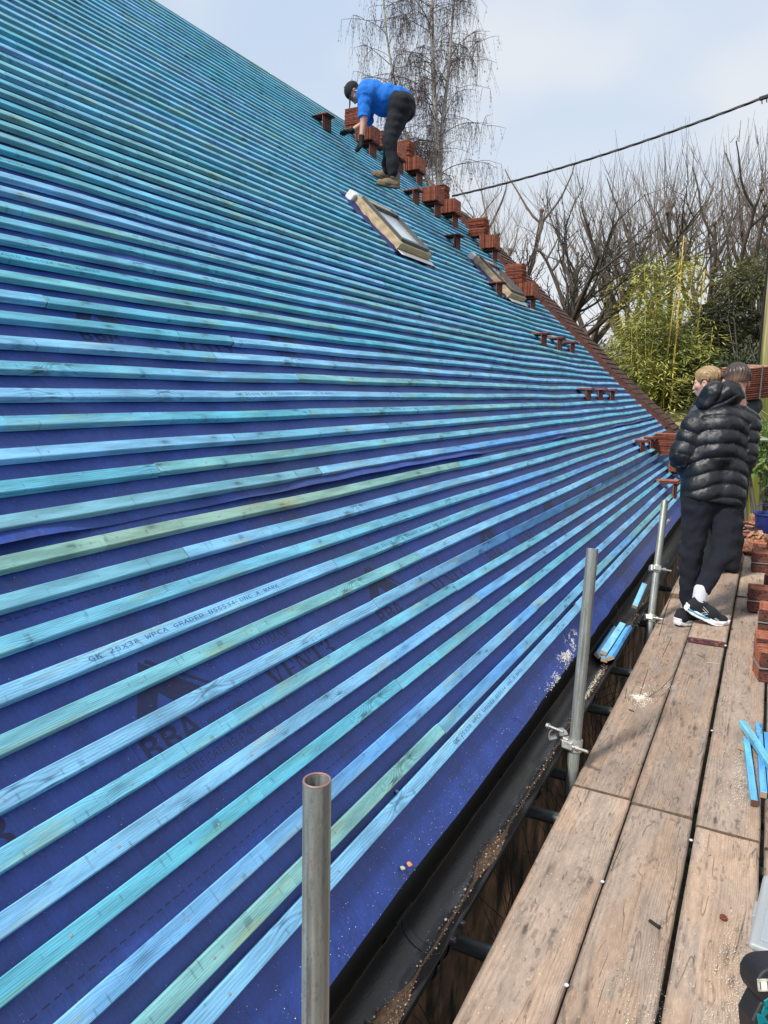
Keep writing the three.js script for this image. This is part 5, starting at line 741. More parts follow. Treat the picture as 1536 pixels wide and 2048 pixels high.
// pollarded bare trees: limbs to a knuckle, then sheaves of straight shoots
function pollard(name, label, group, px, Z, splitY, knY, topY, lean, seed, nl = 4, dens = 1, tone = 1) {
  const o = thing(name, label, 'tree', [0, 0, 0], group), r = rng(seed), T = new MB(), C = new MB(), b = at(px, 785, Z); b.y = GROUND;
  const hy = (py) => EYE.y + (785 - py) / FPX * Z, sp = b.clone().add(V(lean * 0.3, 0, 0)); sp.y = hy(splitY);
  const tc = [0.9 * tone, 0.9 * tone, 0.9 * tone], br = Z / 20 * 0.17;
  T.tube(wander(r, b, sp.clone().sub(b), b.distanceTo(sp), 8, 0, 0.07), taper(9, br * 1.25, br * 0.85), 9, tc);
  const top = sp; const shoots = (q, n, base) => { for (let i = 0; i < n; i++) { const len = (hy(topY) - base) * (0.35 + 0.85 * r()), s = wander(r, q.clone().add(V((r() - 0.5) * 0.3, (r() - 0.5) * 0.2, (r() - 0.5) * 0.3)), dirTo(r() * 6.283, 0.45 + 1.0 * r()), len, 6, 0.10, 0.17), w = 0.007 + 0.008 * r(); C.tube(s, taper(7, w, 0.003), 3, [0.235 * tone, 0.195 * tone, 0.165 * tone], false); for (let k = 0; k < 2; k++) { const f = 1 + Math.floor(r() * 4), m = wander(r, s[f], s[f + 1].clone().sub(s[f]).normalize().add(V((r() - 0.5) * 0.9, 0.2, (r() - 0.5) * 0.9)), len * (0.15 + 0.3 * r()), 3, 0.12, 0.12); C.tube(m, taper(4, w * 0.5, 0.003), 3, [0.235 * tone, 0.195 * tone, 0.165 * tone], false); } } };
  for (let l = 0; l < nl; l++) {
    const az = l / nl * 6.283 + r(), kn = hy(knY + (r() - 0.5) * 90), h = kn - sp.y, limb = wander(r, sp.clone().add(V(0, -0.1, 0)), dirTo(az, 0.75 + 0.4 * r()), h * 1.05, 9, 0.07, 0.30); T.tube(limb, taper(10, br * 0.52, br * 0.17), 7, tc);
    const end = limb[9]; const kg = new THREE.IcosahedronGeometry(br * 0.30, 1); kg.translate(end.x, end.y, end.z); { const p = kg.attributes.position; const ids = []; for (let i = 0; i < p.count; i++) { const n = 0.5 + 1.1 * n3(p.getX(i) * 7, p.getY(i) * 7, p.getZ(i) * 7); ids.push(T.v(end.x + (p.getX(i) - end.x) * n, end.y + (p.getY(i) - end.y) * n, end.z + (p.getZ(i) - end.z) * n, 0.3, 0.3, tc)); } for (let i = 0; i < p.count; i += 3) T.t(ids[i], ids[i + 1], ids[i + 2]); }
    shoots(end, Math.round(8 * dens), end.y);
    for (let k = 0; k < 4; k++) { const f = 3 + Math.floor(r() * 6), sub = wander(r, limb[f], dirTo(r() * 6.283, 0.7), h * (0.25 + 0.4 * r()), 6, 0.16, 0.26); T.tube(sub, taper(7, br * 0.22, br * 0.08), 5, tc); shoots(sub[6], Math.round(3 * dens), sub[6].y); for (let m = 0; m < 2; m++) shoots(sub[1 + Math.floor(r() * 5)], 1, sub[3].y + h * 0.3); }
    for (let k = 0; k < 3; k++) shoots(limb[2 + Math.floor(r() * 7)], 1, kn - 1);
  }
  part('trunk', T.geo(), darkBark, o); part('crown', C.geo(), twigMat, o);
}
const PG = 'bare pollarded trees behind the roof';
pollard('bare_tree', 'bare tree with thick knuckled limbs at the right, above the yellow bamboo', PG, 1402, 19, 690, 430, 330, 0.6, 3, 7, 0.9);
pollard('bare_tree', 'bare pollarded tree in the middle, its limbs left of the bamboo tops', PG, 1262, 21, 700, 475, 350, -0.5, 14, 7, 0.9);
pollard('bare_tree', 'bare pollarded tree rising straight behind the bamboo tops', PG, 1330, 23, 680, 440, 335, 0.3, 8, 5, 0.9);
pollard('bare_tree', 'bare tree at the right edge of the picture behind the evergreen', PG, 1500, 22, 680, 440, 325, 0.2, 21, 6, 0.9);
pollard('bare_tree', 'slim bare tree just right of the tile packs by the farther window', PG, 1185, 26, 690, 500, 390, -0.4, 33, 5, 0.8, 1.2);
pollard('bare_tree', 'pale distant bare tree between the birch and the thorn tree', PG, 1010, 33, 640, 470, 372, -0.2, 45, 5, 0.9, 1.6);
// crooked spurred tree
{
  const o = thing('thorn_tree', 'crooked twiggy bare tree behind the verge, left of the pollards', 'tree'), r = rng(61), T = new MB(), C = new MB(), Z = 17.5, b = at(1120, 785, Z); b.y = GROUND;
  const grow = (p, d, len, rad, lv) => { const pts = wander(r, p, d, len, 6, 0.03, 0.42), m = lv < 2 ? T : C; m.tube(pts, taper(7, rad, rad * 0.45), lv < 2 ? 6 : 3, lv < 2 ? [0.55, 0.55, 0.52] : [0.11, 0.095, 0.08], false); if (lv >= 4) return; const n = lv === 0 ? 8 : lv === 1 ? 8 : lv === 2 ? 6 : 3; for (let i = 0; i < n; i++) { const f = 1 + Math.floor(r() * 6), q = pts[Math.min(6, f)], v = pts[Math.min(6, f)].clone().sub(pts[Math.max(0, f - 1)]).normalize().add(V((r() - 0.5) * 1.9, (r() - 0.35) * 1.5, (r() - 0.5) * 1.9)); grow(q, v, len * (0.35 + 0.3 * r()), rad * 0.48, lv + 1); } for (let i = 0; i < 7 && lv > 1; i++) { const q = pts[Math.floor(r() * 7)], e = q.clone().add(V((r() - 0.5) * 0.16, (r() - 0.3) * 0.16, (r() - 0.5) * 0.16)); C.tube([q, e], [0.008, 0.005], 3, [0.05, 0.042, 0.034], false); } };
  const sp = b.clone(); sp.y = 2.4; T.tube([b, b.clone().lerp(sp, 0.5).add(V(0.1, 0, 0)), sp], [0.17, 0.15, 0.12], 8, [0.55, 0.55, 0.52]);
  for (const a of [0.4, 1.7, 2.9, 4.1, 5.3]) grow(sp, dirTo(a, 0.75), 3.0, 0.075, 1);
  part('trunk', T.geo(), darkBark, o); part('crown', C.geo(), twigMat, o);
}
// leaf helpers
function leaf(m, p, d, up, len, wid, c) { const s = V().crossVectors(d, up).normalize().multiplyScalar(wid / 2), e = p.clone().addScaledVector(d, len), q = p.clone().addScaledVector(d, len * 0.4); const a = m.v(p.x, p.y, p.z, 0, 0, c), b = m.v(q.x + s.x, q.y + s.y, q.z + s.z, 0, 0, c), g = m.v(e.x, e.y, e.z, 0, 0, c), f = m.v(q.x - s.x, q.y - s.y, q.z - s.z, 0, 0, c); m.q(a, b, g, f); }
// bamboo
{
  const o = thing('bamboo_clump', 'tall yellow-caned bamboo clump growing behind the tiled verge', 'bamboo'), r = rng(71), L = new MB(), Z = 15.5, cane = std([0.72, 0.50, 0.08], { roughness: 0.45 }), caneG = std([0.34, 0.33, 0.08], { roughness: 0.5 });
  const canes = []; for (let k = 0; k < 58; k++) canes.push([lerp(1226, 1398, Math.pow(r(), 0.9)), 860, k < 42 ? lerp(720, 590, r()) : lerp(620, 480, r())]);
  canes.push([1322, 840, 470, 1378, 1], [1300, 840, 560, 1330, 1], [1330, 850, 600, 1352, 1], [1312, 845, 520, 1350, 1], [1340, 850, 540, 1402, 1], [1285, 845, 610, 1300, 1], [1325, 845, 640, 1366, 1]);
  canes.forEach(([bx, by, ty, txp, main], k) => {
    const dz = (r() - 0.5) * 2.4, b = at(bx, by, Z + dz), t = at(txp ?? bx + (r() - 0.45) * 70, ty, Z + dz + (r() - 0.5) * 0.8); b.y = GROUND; const n = 14, pts = []; for (let i = 0; i <= n; i++) { const u = i / n, q = b.clone().lerp(t, u); q.x += 0.10 * Math.sin(u * 3 + k) * u + (r() - 0.5) * 0.02; q.y -= main ? 0 : 0.25 * u * u * u; pts.push(q); }
    const rad = (main ? 0.030 : 0.010 + 0.008 * r()); part('cane', new MB().tube(pts, taper(n + 1, rad, main ? 0.010 : 0.004), main ? 7 : 5).geo(), r() < 0.6 || main ? cane : caneG, o);
    const hi = main ? 190 : 290; for (let i = 0; i < hi; i++) { const u = 0.32 + 0.68 * Math.pow(r(), 0.75), f = u * n, i0 = Math.min(n - 1, Math.floor(f)), p = pts[i0].clone().lerp(pts[i0 + 1], f - i0), az = r() * 6.283, sp = dirTo(az, 0.5 * r()), reach = (0.12 + 0.55 * r()) * (1.15 - 0.7 * u); const q = p.clone().addScaledVector(sp, reach); q.y -= reach * 0.18; if (i % 9 === 0) L.tube([p, q], [0.004, 0.002], 3, [0.30, 0.26, 0.07], false);
      const sun_ = n3(q.x * 1.7, q.y * 1.7, q.z * 1.7), c = mix3([0.17, 0.22, 0.035], [0.66, 0.62, 0.13], clamp(sun_ * 1.4 - 0.2 + 0.4 * (r() - 0.5))); for (let z = 0; z < 3; z++) leaf(L, q.clone().add(V((r() - 0.5) * 0.12, (r() - 0.5) * 0.12, (r() - 0.5) * 0.12)), dirTo(az + (r() - 0.5) * 2, -0.7 + 0.8 * r()), V(r() - 0.5, 1, r() - 0.5), 0.10 + 0.10 * r(), 0.020 + 0.014 * r(), c); }
  });
  tag(part('foliage', L.geo(), leafMat, o), null, null, null, 'stuff');
}
// leafy bushes and evergreens: leaves on the twigs of a lumpy volume
function bush(name, label, cat, cx, cy, Z, w, h, dpt, n, cA, cB, len, wid, seed, drop = 0, twigs = 0) {
  const o = thing(name, label, cat), r = rng(seed), L = new MB(), S = new MB(), c = at(cx, cy, Z), base = V(c.x, GROUND, c.z);
  for (let k = 0; k < 7; k++) { const e = c.clone().add(V((r() - 0.5) * w * 0.8, (r() - 0.2) * h * 0.7, (r() - 0.5) * dpt)); S.tube(wander(r, base, e.clone().sub(base), base.distanceTo(e), 7, 0, 0.14), taper(8, 0.06, 0.012), 5, [0.12, 0.10, 0.08], false); }
  const clumps = []; for (let k = 0; k < 46; k++) { const a = r() * 6.283, e = Math.asin(2 * r() - 1), m = 0.45 + 0.55 * Math.sqrt(r()); clumps.push([c.x + Math.cos(e) * Math.cos(a) * w / 2 * m, c.y + Math.sin(e) * h / 2 * m, c.z + Math.cos(e) * Math.sin(a) * dpt / 2 * m, (0.14 + 0.2 * r()) * Math.min(w, h), r()]); }
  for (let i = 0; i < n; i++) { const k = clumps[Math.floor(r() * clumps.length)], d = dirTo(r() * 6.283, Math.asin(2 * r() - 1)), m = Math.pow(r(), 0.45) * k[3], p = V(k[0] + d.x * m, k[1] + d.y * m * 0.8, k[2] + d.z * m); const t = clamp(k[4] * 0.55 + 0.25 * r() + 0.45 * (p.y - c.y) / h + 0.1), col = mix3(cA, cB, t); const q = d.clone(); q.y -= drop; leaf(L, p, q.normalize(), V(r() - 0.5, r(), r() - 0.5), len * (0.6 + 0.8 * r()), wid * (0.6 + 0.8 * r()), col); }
  for (let i = 0; i < twigs; i++) { const k = clumps[Math.floor(r() * clumps.length)]; S.tube(wander(r, V(k[0], k[1], k[2]), dirTo(r() * 6.283, 0.6 + r() * 0.8), 0.5 + 0.9 * r(), 5, 0, 0.3), taper(6, 0.010, 0.003), 3, [0.30, 0.27, 0.22], false); }
  part('stem', S.geo(), twigMat, o); tag(part('foliage', L.geo(), leafMat, o), null, null, null, 'stuff');
}
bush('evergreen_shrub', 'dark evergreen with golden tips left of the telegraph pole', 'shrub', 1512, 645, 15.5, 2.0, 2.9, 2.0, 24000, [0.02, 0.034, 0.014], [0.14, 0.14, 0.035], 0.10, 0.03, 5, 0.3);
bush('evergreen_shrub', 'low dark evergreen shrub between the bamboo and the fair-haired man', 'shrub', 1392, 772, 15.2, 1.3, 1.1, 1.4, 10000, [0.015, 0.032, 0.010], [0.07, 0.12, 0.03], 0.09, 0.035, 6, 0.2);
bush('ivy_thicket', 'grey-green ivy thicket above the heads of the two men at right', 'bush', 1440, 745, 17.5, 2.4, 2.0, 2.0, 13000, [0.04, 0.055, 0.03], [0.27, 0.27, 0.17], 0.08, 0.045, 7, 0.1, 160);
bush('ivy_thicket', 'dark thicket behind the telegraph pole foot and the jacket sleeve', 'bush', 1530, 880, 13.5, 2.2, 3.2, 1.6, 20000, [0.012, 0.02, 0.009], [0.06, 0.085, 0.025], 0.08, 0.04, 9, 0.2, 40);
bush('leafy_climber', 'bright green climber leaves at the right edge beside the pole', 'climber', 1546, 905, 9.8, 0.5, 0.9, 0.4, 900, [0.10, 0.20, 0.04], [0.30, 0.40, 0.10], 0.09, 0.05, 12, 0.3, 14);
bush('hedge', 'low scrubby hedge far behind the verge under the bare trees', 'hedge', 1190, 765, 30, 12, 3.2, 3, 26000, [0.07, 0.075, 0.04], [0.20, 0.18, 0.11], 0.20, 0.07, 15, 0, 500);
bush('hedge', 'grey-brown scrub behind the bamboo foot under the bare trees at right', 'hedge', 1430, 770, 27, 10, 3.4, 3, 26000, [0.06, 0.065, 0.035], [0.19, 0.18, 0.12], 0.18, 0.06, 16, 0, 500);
{ // bare stems in the gap under the gutter
  const o = thing('gap_shrub', 'bare dark twiggy shrub in the gap below the gutter', 'shrub'), r = rng(83), S = new MB();
  for (let k = 0; k < 110; k++) { const z = -0.6 - 5 * r(), p = V(-0.80 + 0.12 * r(), -1.6 + 0.5 * r(), z), s = wander(r, p, V((r() - 0.4) * 0.5, 1, (r() - 0.5) * 1.1), 0.6 + 0.9 * r(), 7, 0, 0.35); S.tube(s, taper(8, 0.004, 0.0015), 3, [0.035, 0.026, 0.022], false); for (let m = 0; m < 3; m++) S.tube(wander(r, s[2 + Math.floor(r() * 5)], V((r() - 0.5) * 1.4, 0.4 + r() * 0.6, (r() - 0.5) * 1.6), 0.2 + 0.3 * r(), 4, 0, 0.4), taper(5, 0.0022, 0.001), 3, [0.035, 0.026, 0.022], false); }
  part('stem', S.geo(), twigMat, o);
}
// mossy shed roof beyond the verge foot
{
  const o = thing('shed', 'mossy shingled shed roof behind the verge foot and jacket', 'shed'), p = at(1306, 862, 13.6), q = new THREE.Matrix4();
  o.position.copy(p); o.rotation.y = 0.25; const r = rng(91), moss = [std([0.20, 0.19, 0.06], { roughness: 1, bumpMap: noiseBump, bumpScale: 0.02 }), std([0.30, 0.25, 0.12], { roughness: 1 }), std([0.17, 0.15, 0.08], { roughness: 1, bumpMap: noiseBump, bumpScale: 0.02 })], sg = boxG(0.24, 0.02, 0.22, 0, 0, 0, 0.006);
  for (let row = 0; row < 9; row++) for (let c = 0; c < 11; c++) { const t = part('shingle', sg, moss[Math.floor(r() * 3)], o); t.position.set(c * 0.25 + (row % 2) * 0.12, 0.32 - row * 0.055 + 0.01 * r(), -1.2 + row * 0.17); t.rotation.set(0.34 + 0.05 * (r() - 0.5), 0.08 * (r() - 0.5), 0.04 * (r() - 0.5)); }
  part('shed_wall', boxG(2.7, 2.6, 1.4, 1.35, -1.42, -0.55), std([0.10, 0.065, 0.045], { roughness: 0.9 }), o); part('barge_board', boxG(2.9, 0.10, 0.03, 1.35, -0.20, 0.26), std([0.22, 0.12, 0.07], { roughness: 0.8 }), o);
}
// ---------------------------------------------------------------- pole, wires
{
  const o = thing('telegraph_pole', 'green-stained wooden telegraph pole at the right edge behind the men', 'telegraph pole'), b = at(1508, 1000, 11.3), t = at(1571, 150, 11.3 + 0.0); t.set(b.x + 0.02, t.y + 0.3, b.z); b.y = GROUND;
  const tx = canvasTex(256, 1024, (g, w, h) => pixels(g, w, h, (x, y) => { const a = x / w * 6.283, c = Math.cos(a) * 4, s = Math.sin(a) * 4, m = fbm3(c + 9, s + 9, y / 130, 5), st = n3(c * 6, s * 6, y / 300), v = 1 - y / h, moss = smooth(0.62, 0.40, v + 0.5 * (m - 0.5)), k = 0.85 + 0.4 * (m - 0.5) + 0.3 * (st - 0.5), col = mix3([205, 190, 150], [128, 132, 46], moss); return [clamp(col[0] * k, 0, 255), clamp(col[1] * k, 0, 255), clamp(col[2] * k, 0, 255)]; }));
  const g = new MB(), n = 24, pts = []; for (let i = 0; i <= n; i++) pts.push(b.clone().lerp(t, i / n)); g.tube(pts, taper(n + 1, 0.135, 0.105), 20); { for (let i = 0; i < g.u.length; i += 2) g.u[i + 1] /= n; } part('pole', g.geo(), std([0.9, 0.9, 0.9], { map: tx, roughness: 0.95, bumpMap: tx, bumpScale: 0.006 }), o);
  const side = camR.clone().multiplyScalar(-0.15).addScaledVector(camF, -0.03); part('pole_cable', new MB().tube([0.25, 0.45, 0.6, 0.8, 1].map((u) => b.clone().lerp(t, u).addScaledVector(side, lerp(1.05, 0.85, u))), 0.014, 6).geo(), std([0.012, 0.012, 0.014]), o);
  const blk = std([0.010, 0.010, 0.012], { roughness: 0.5 });
  const w = thing('service_cable', 'thick twisted black cable from the roof verge to the pole top', 'cable'), A = at(905, 392, 14.6), E = at(1522, 197, 11.0), F = at(1575, 172, 11.25), N = 140, cen = (u) => { const p = A.clone().lerp(E, u); p.y -= 0.42 * 4 * u * (1 - u) * 0.26; return p; };
  for (let s = 0; s < 3; s++) { const L = []; for (let i = 0; i <= N; i++) { const u = i / N, p = cen(u), a = u * 42 + s * 2.094; L.push(p.add(V(0, Math.sin(a) * 0.010, 0)).addScaledVector(camR, Math.cos(a) * 0.010)); } part('strand', new MB().tube(L, 0.0135, 6).geo(), blk, w); }
  part('tail', new MB().tube([E, E.clone().lerp(F, 0.5).add(V(0, 0.02, 0)), F], 0.008, 6).geo(), blk, w);
  const ck = thing('cable_clamp', 'black cable clamp at the right end of the thick wire', 'cable clamp', E); const dq = F.clone().sub(A).normalize(); ck.quaternion.setFromUnitVectors(V(1, 0, 0), dq);
  part('clamp_body', boxG(0.15, 0.06, 0.05, 0.05, 0.0, 0, 0.012), blk, ck); for (const x of [0.01, 0.075]) part('clamp_bolt', new THREE.CylinderGeometry(0.008, 0.008, 0.07, 8).translate(x, -0.05, 0), blk, ck); part('loop', new THREE.TorusGeometry(0.05, 0.007, 6, 18).translate(0.17, -0.03, 0), blk, ck);
  const A2 = at(1180, 728, 12.6), E2 = at(1600, 482, 11.2), L2 = []; for (let i = 0; i <= 40; i++) { const u = i / 40, p = A2.clone().lerp(E2, u); p.y -= 0.28 * 4 * u * (1 - u); L2.push(p); } single('phone_wire', new MB().tube(L2, 0.0075, 5).geo(), blk, 'thin dark wire crossing in front of the bamboo', 'wire');
}
M.endDark = std([0.13, 0.05, 0.02], { roughness: 0.85 });
// ---------------------------------------------------------------- batten offcuts
function offcut(a, b, w, t, col, label, roll = 0, group) {
  const o = thing('batten_offcut', label, 'batten offcut', a.clone().lerp(b, 0.5).toArray(), group), L = a.distanceTo(b), x = b.clone().sub(a).normalize(), y0 = V(0, 1, 0), z = V().crossVectors(x, y0).normalize(), y = V().crossVectors(z, x); o.quaternion.setFromRotationMatrix(new THREE.Matrix4().makeBasis(x, y, z)); o.rotateX(roll);
  const g = boxG(L, t, w, 0, 0, 0, 0.0012), c = [], p = g.attributes.position, u = g.attributes.uv, nn = g.attributes.normal; for (let i = 0; i < p.count; i++) { const k = 0.9 + 0.2 * n2(p.getX(i) * 9 + L * 50, 4); c.push(col[0] * k, col[1] * k, col[2] * k); u.setXY(i, p.getX(i) / 2.4 + L * 3.3, (2 + 0.1 + 0.8 * clamp(p.getZ(i) / w + 0.5)) / 4); } g.setAttribute('color', new THREE.Float32BufferAttribute(c, 3)); part('timber', g, M.batten, o);
  for (const s of [-1, 1]) part('sawn_end', boxG(0.0015, t - 0.002, w - 0.002, s * (L / 2 + 0.0006), 0, 0, 0), /dark red/.test(label) ? M.endDark : M.endGrain, o);
  return o;
}
{
  const gx = (px, py, h) => onDeck(px, py, h), S = STAIN.sky, Bl = [0.14, 0.48, 0.88], lift = (p, d) => p.clone().add(V(0, d, 0));
  const b0 = onPlane(1203, 1306, V(1, 0, 0), -0.755), b1 = onPlane(1262, 1258, V(1, 0, 0), -0.755); const z0 = -4.0, z1 = -4.55;
  offcut(V(-0.768, 0.060, z0), V(-0.768, 0.060, z1 + 0.02), 0.038, 0.025, S, 'left batten offcut of the bundle lying in the gutter', 0.7, null);
  offcut(V(-0.724, 0.052, z0 + 0.03), V(-0.724, 0.052, z1 + 0.05), 0.038, 0.025, Bl, 'lowest batten offcut in the middle of the gutter bundle', 0.1);
  offcut(V(-0.734, 0.083, z0 + 0.0), V(-0.732, 0.083, z1 - 0.02), 0.038, 0.025, S, 'top batten offcut of the gutter bundle', 0.25);
  offcut(V(-0.688, 0.076, z0 + 0.05), V(-0.688, 0.076, z1), 0.038, 0.025, Bl, 'right batten offcut of the gutter bundle, nearest the boards', -0.5);
  offcut(V(-0.735, 0.07, -5.05), V(-0.72, 0.16, -5.35), 0.036, 0.024, S, 'short batten offcut leaning behind the farthest pole', 0.3);
  const C = STAIN.cyan;
  offcut(gx(1508, 1606, 0.014), gx(1492, 1478, 0.014), 0.025, 0.026, [0.16, 0.52, 0.82], 'batten offcut with a dark red-brown sawn end on the boards', 0);
  offcut(gx(1527, 1590, 0.014), gx(1517, 1450, 0.014), 0.025, 0.026, Bl, 'batten offcut behind the dark-ended one, with a pale sawn end', 0);
  offcut(gx(1550, 1640, 0.014), gx(1536, 1470, 0.014), 0.034, 0.026, [0.12, 0.45, 0.80], 'batten offcut at the right edge of the picture on the boards', 0);
  offcut(gx(1485, 1446, 0.045), gx(1560, 1560, 0.040), 0.030, 0.024, STAIN.cyan, 'greenish batten offcut lying crosswise on top of the others', 0);
  offcut(gx(1482, 1495, 0.012), gx(1500, 1484, 0.012), 0.03, 0.022, [0.28, 0.42, 0.36], 'stubby green offcut sticking out left under the crossed battens', 0);
}
// ---------------------------------------------------------------- bucket, boxes, tool
{
  const o = thing('bucket', 'dark blue bucket with a label standing among the rubble', 'bucket'), p = onDeck(1536, 1082, 0.0); o.position.copy(p);
  const sc = 1.0, H = 0.30, navy = std([0.012, 0.030, 0.16], { roughness: 0.38, side: THREE.DoubleSide });
  const g = new THREE.LatheGeometry([[0.10, 0], [0.118, 0.004], [0.132, 0.15], [0.148, H - 0.02], [0.158, H - 0.018], [0.160, H], [0.150, H], [0.144, H - 0.03], [0.122, 0.012], [0.0, 0.010]].map(([x, y]) => new THREE.Vector2(x, y)), 40); part('tub', g, navy, o);
  const lb = canvasTex(256, 256, (c, w, h) => { c.fillStyle = '#0b1c58'; c.fillRect(0, 0, w, h); c.fillStyle = '#1c66c8'; c.fillRect(20, 130, 216, 100); c.fillStyle = '#e8eef8'; c.fillRect(60, 40, 70, 16); c.fillRect(50, 68, 110, 18); c.fillStyle = '#7fb4ee'; c.fillRect(40, 150, 60, 8); c.fillRect(40, 170, 90, 8); }, true, false);
  const lg = new THREE.CylinderGeometry(0.1455, 0.134, 0.15, 20, 1, true, 3.35, 1.1); lg.translate(0, 0.17, 0); const lm = part('label', lg, std([1, 1, 1], { map: lb, roughness: 0.4, side: THREE.DoubleSide }), o); lm.rotation.y = 0;
  const hd = new THREE.TorusGeometry(0.15, 0.006, 8, 30, Math.PI); hd.rotateX(-0.9); hd.translate(0, H - 0.015, 0); part('handle', hd, navy, o).rotation.y = 0.6;
  single('wooden_stake', tubeBetween(p.clone().add(V(0.02, 0.05, -0.02)), p.clone().add(V(0.12, 0.62, -0.06)), 0.022, 10), std([0.13, 0.065, 0.045], { roughness: 0.8 }), 'brown wooden stake standing in the blue bucket', 'stake');
  const hr = rng(6); const cl = []; for (let i = 0; i <= 60; i++) { const a = i / 60 * 13; cl.push(V(-0.10 + (0.085 + 0.01 * Math.sin(i)) * Math.cos(a), 0.10 + 0.006 * i / 6 + 0.05 * Math.sin(a * 0.5), -8.35 + 0.10 * Math.sin(a))); } single('hose_coil', new MB().tube(cl, 0.010, 6).geo(), std([0.02, 0.02, 0.022]), 'coiled black hose lying on the rubble beside the bucket', 'hose');
  const rb = new THREE.InstancedMesh(new THREE.DodecahedronGeometry(1, 0), std([1, 1, 1], { map: clayTex, roughness: 0.95 }), 260), d = new THREE.Object3D(); rb.name = 'tile_rubble'; tag(rb, 'orange broken tile rubble on the far boards', 'rubble', null, 'stuff'); for (let i = 0; i < 260; i++) { const k = 0.015 + 0.05 * hr() ** 2; d.position.set(-0.14 + 0.5 * hr(), 0.03 + 0.10 * hr() * hr(), -7.5 - 2.0 * hr()); d.rotation.set(hr() * 6, hr() * 6, hr() * 6); d.scale.set(k * 1.5, k * 0.5, k); d.updateMatrix(); rb.setMatrixAt(i, d.matrix); rb.setColorAt(i, new THREE.Color().setRGB(...mix3([0.52, 0.20, 0.11], [0.62, 0.42, 0.26], hr()))); } scene.add(rb);
}
{
  const clear = new THREE.MeshPhysicalMaterial({ color: new THREE.Color(0.74, 0.78, 0.80), roughness: 0.30, transmission: 0.72, thickness: 0, side: THREE.DoubleSide }), white = new THREE.MeshPhysicalMaterial({ color: new THREE.Color(0.62, 0.65, 0.67), roughness: 0.35, transmission: 0.55, thickness: 0 });
  const tub = (x, y, z, w, h, l, label, ry) => { const o = thing('plastic_box', label, 'plastic box', [x, y, z]); o.rotation.y = ry; const t = 0.003; const wall = (a, b, c, px, py, pz) => part('side', boxG(a, b, c, px, py, pz, 0.0014), clear, o); wall(w, h, t, 0, h / 2, l / 2); wall(w, h, t, 0, h / 2, -l / 2); wall(t, h, l - 2 * t, w / 2, h / 2, 0); wall(t, h, l - 2 * t, -w / 2, h / 2, 0); part('base', boxG(w - 2 * t, t, l - 2 * t, 0, t / 2 + 0.001, 0, 0.001), clear, o);
    const lid = boxG(w + 0.03, 0.022, l + 0.03, 0, h + 0.012, 0, 0.010); part('lid', lid, white, o); part('lid_panel', boxG(w - 0.02, 0.006, l - 0.02, 0, h + 0.0255, 0, 0.002), clear, o); part('clip', boxG(0.012, 0.05, 0.07, -w / 2 - 0.016, h - 0.012, 0, 0.004), clear, o);
    const r = rng(Math.round(-z * 100)); for (let k = 0; k < 16; k++) { const s = part('screw', new THREE.CylinderGeometry(0.0022, 0.0016, 0.05, 6), M.steel, o); s.position.set((r() - 0.5) * w * 0.7, 0.012 + 0.02 * r(), (r() - 0.5) * l * 0.7); s.rotation.set(Math.PI / 2 + 0.3 * (r() - 0.5), 0, r() * 6); } };
  tub(0.192, 0.003, -2.06, 0.21, 0.10, 0.30, 'clear plastic box with a white lid beyond the other one', -0.10);
  tub(0.200, 0.003, -1.74, 0.20, 0.095, 0.28, 'nearer clear plastic box just behind the power tool', -0.06);
}
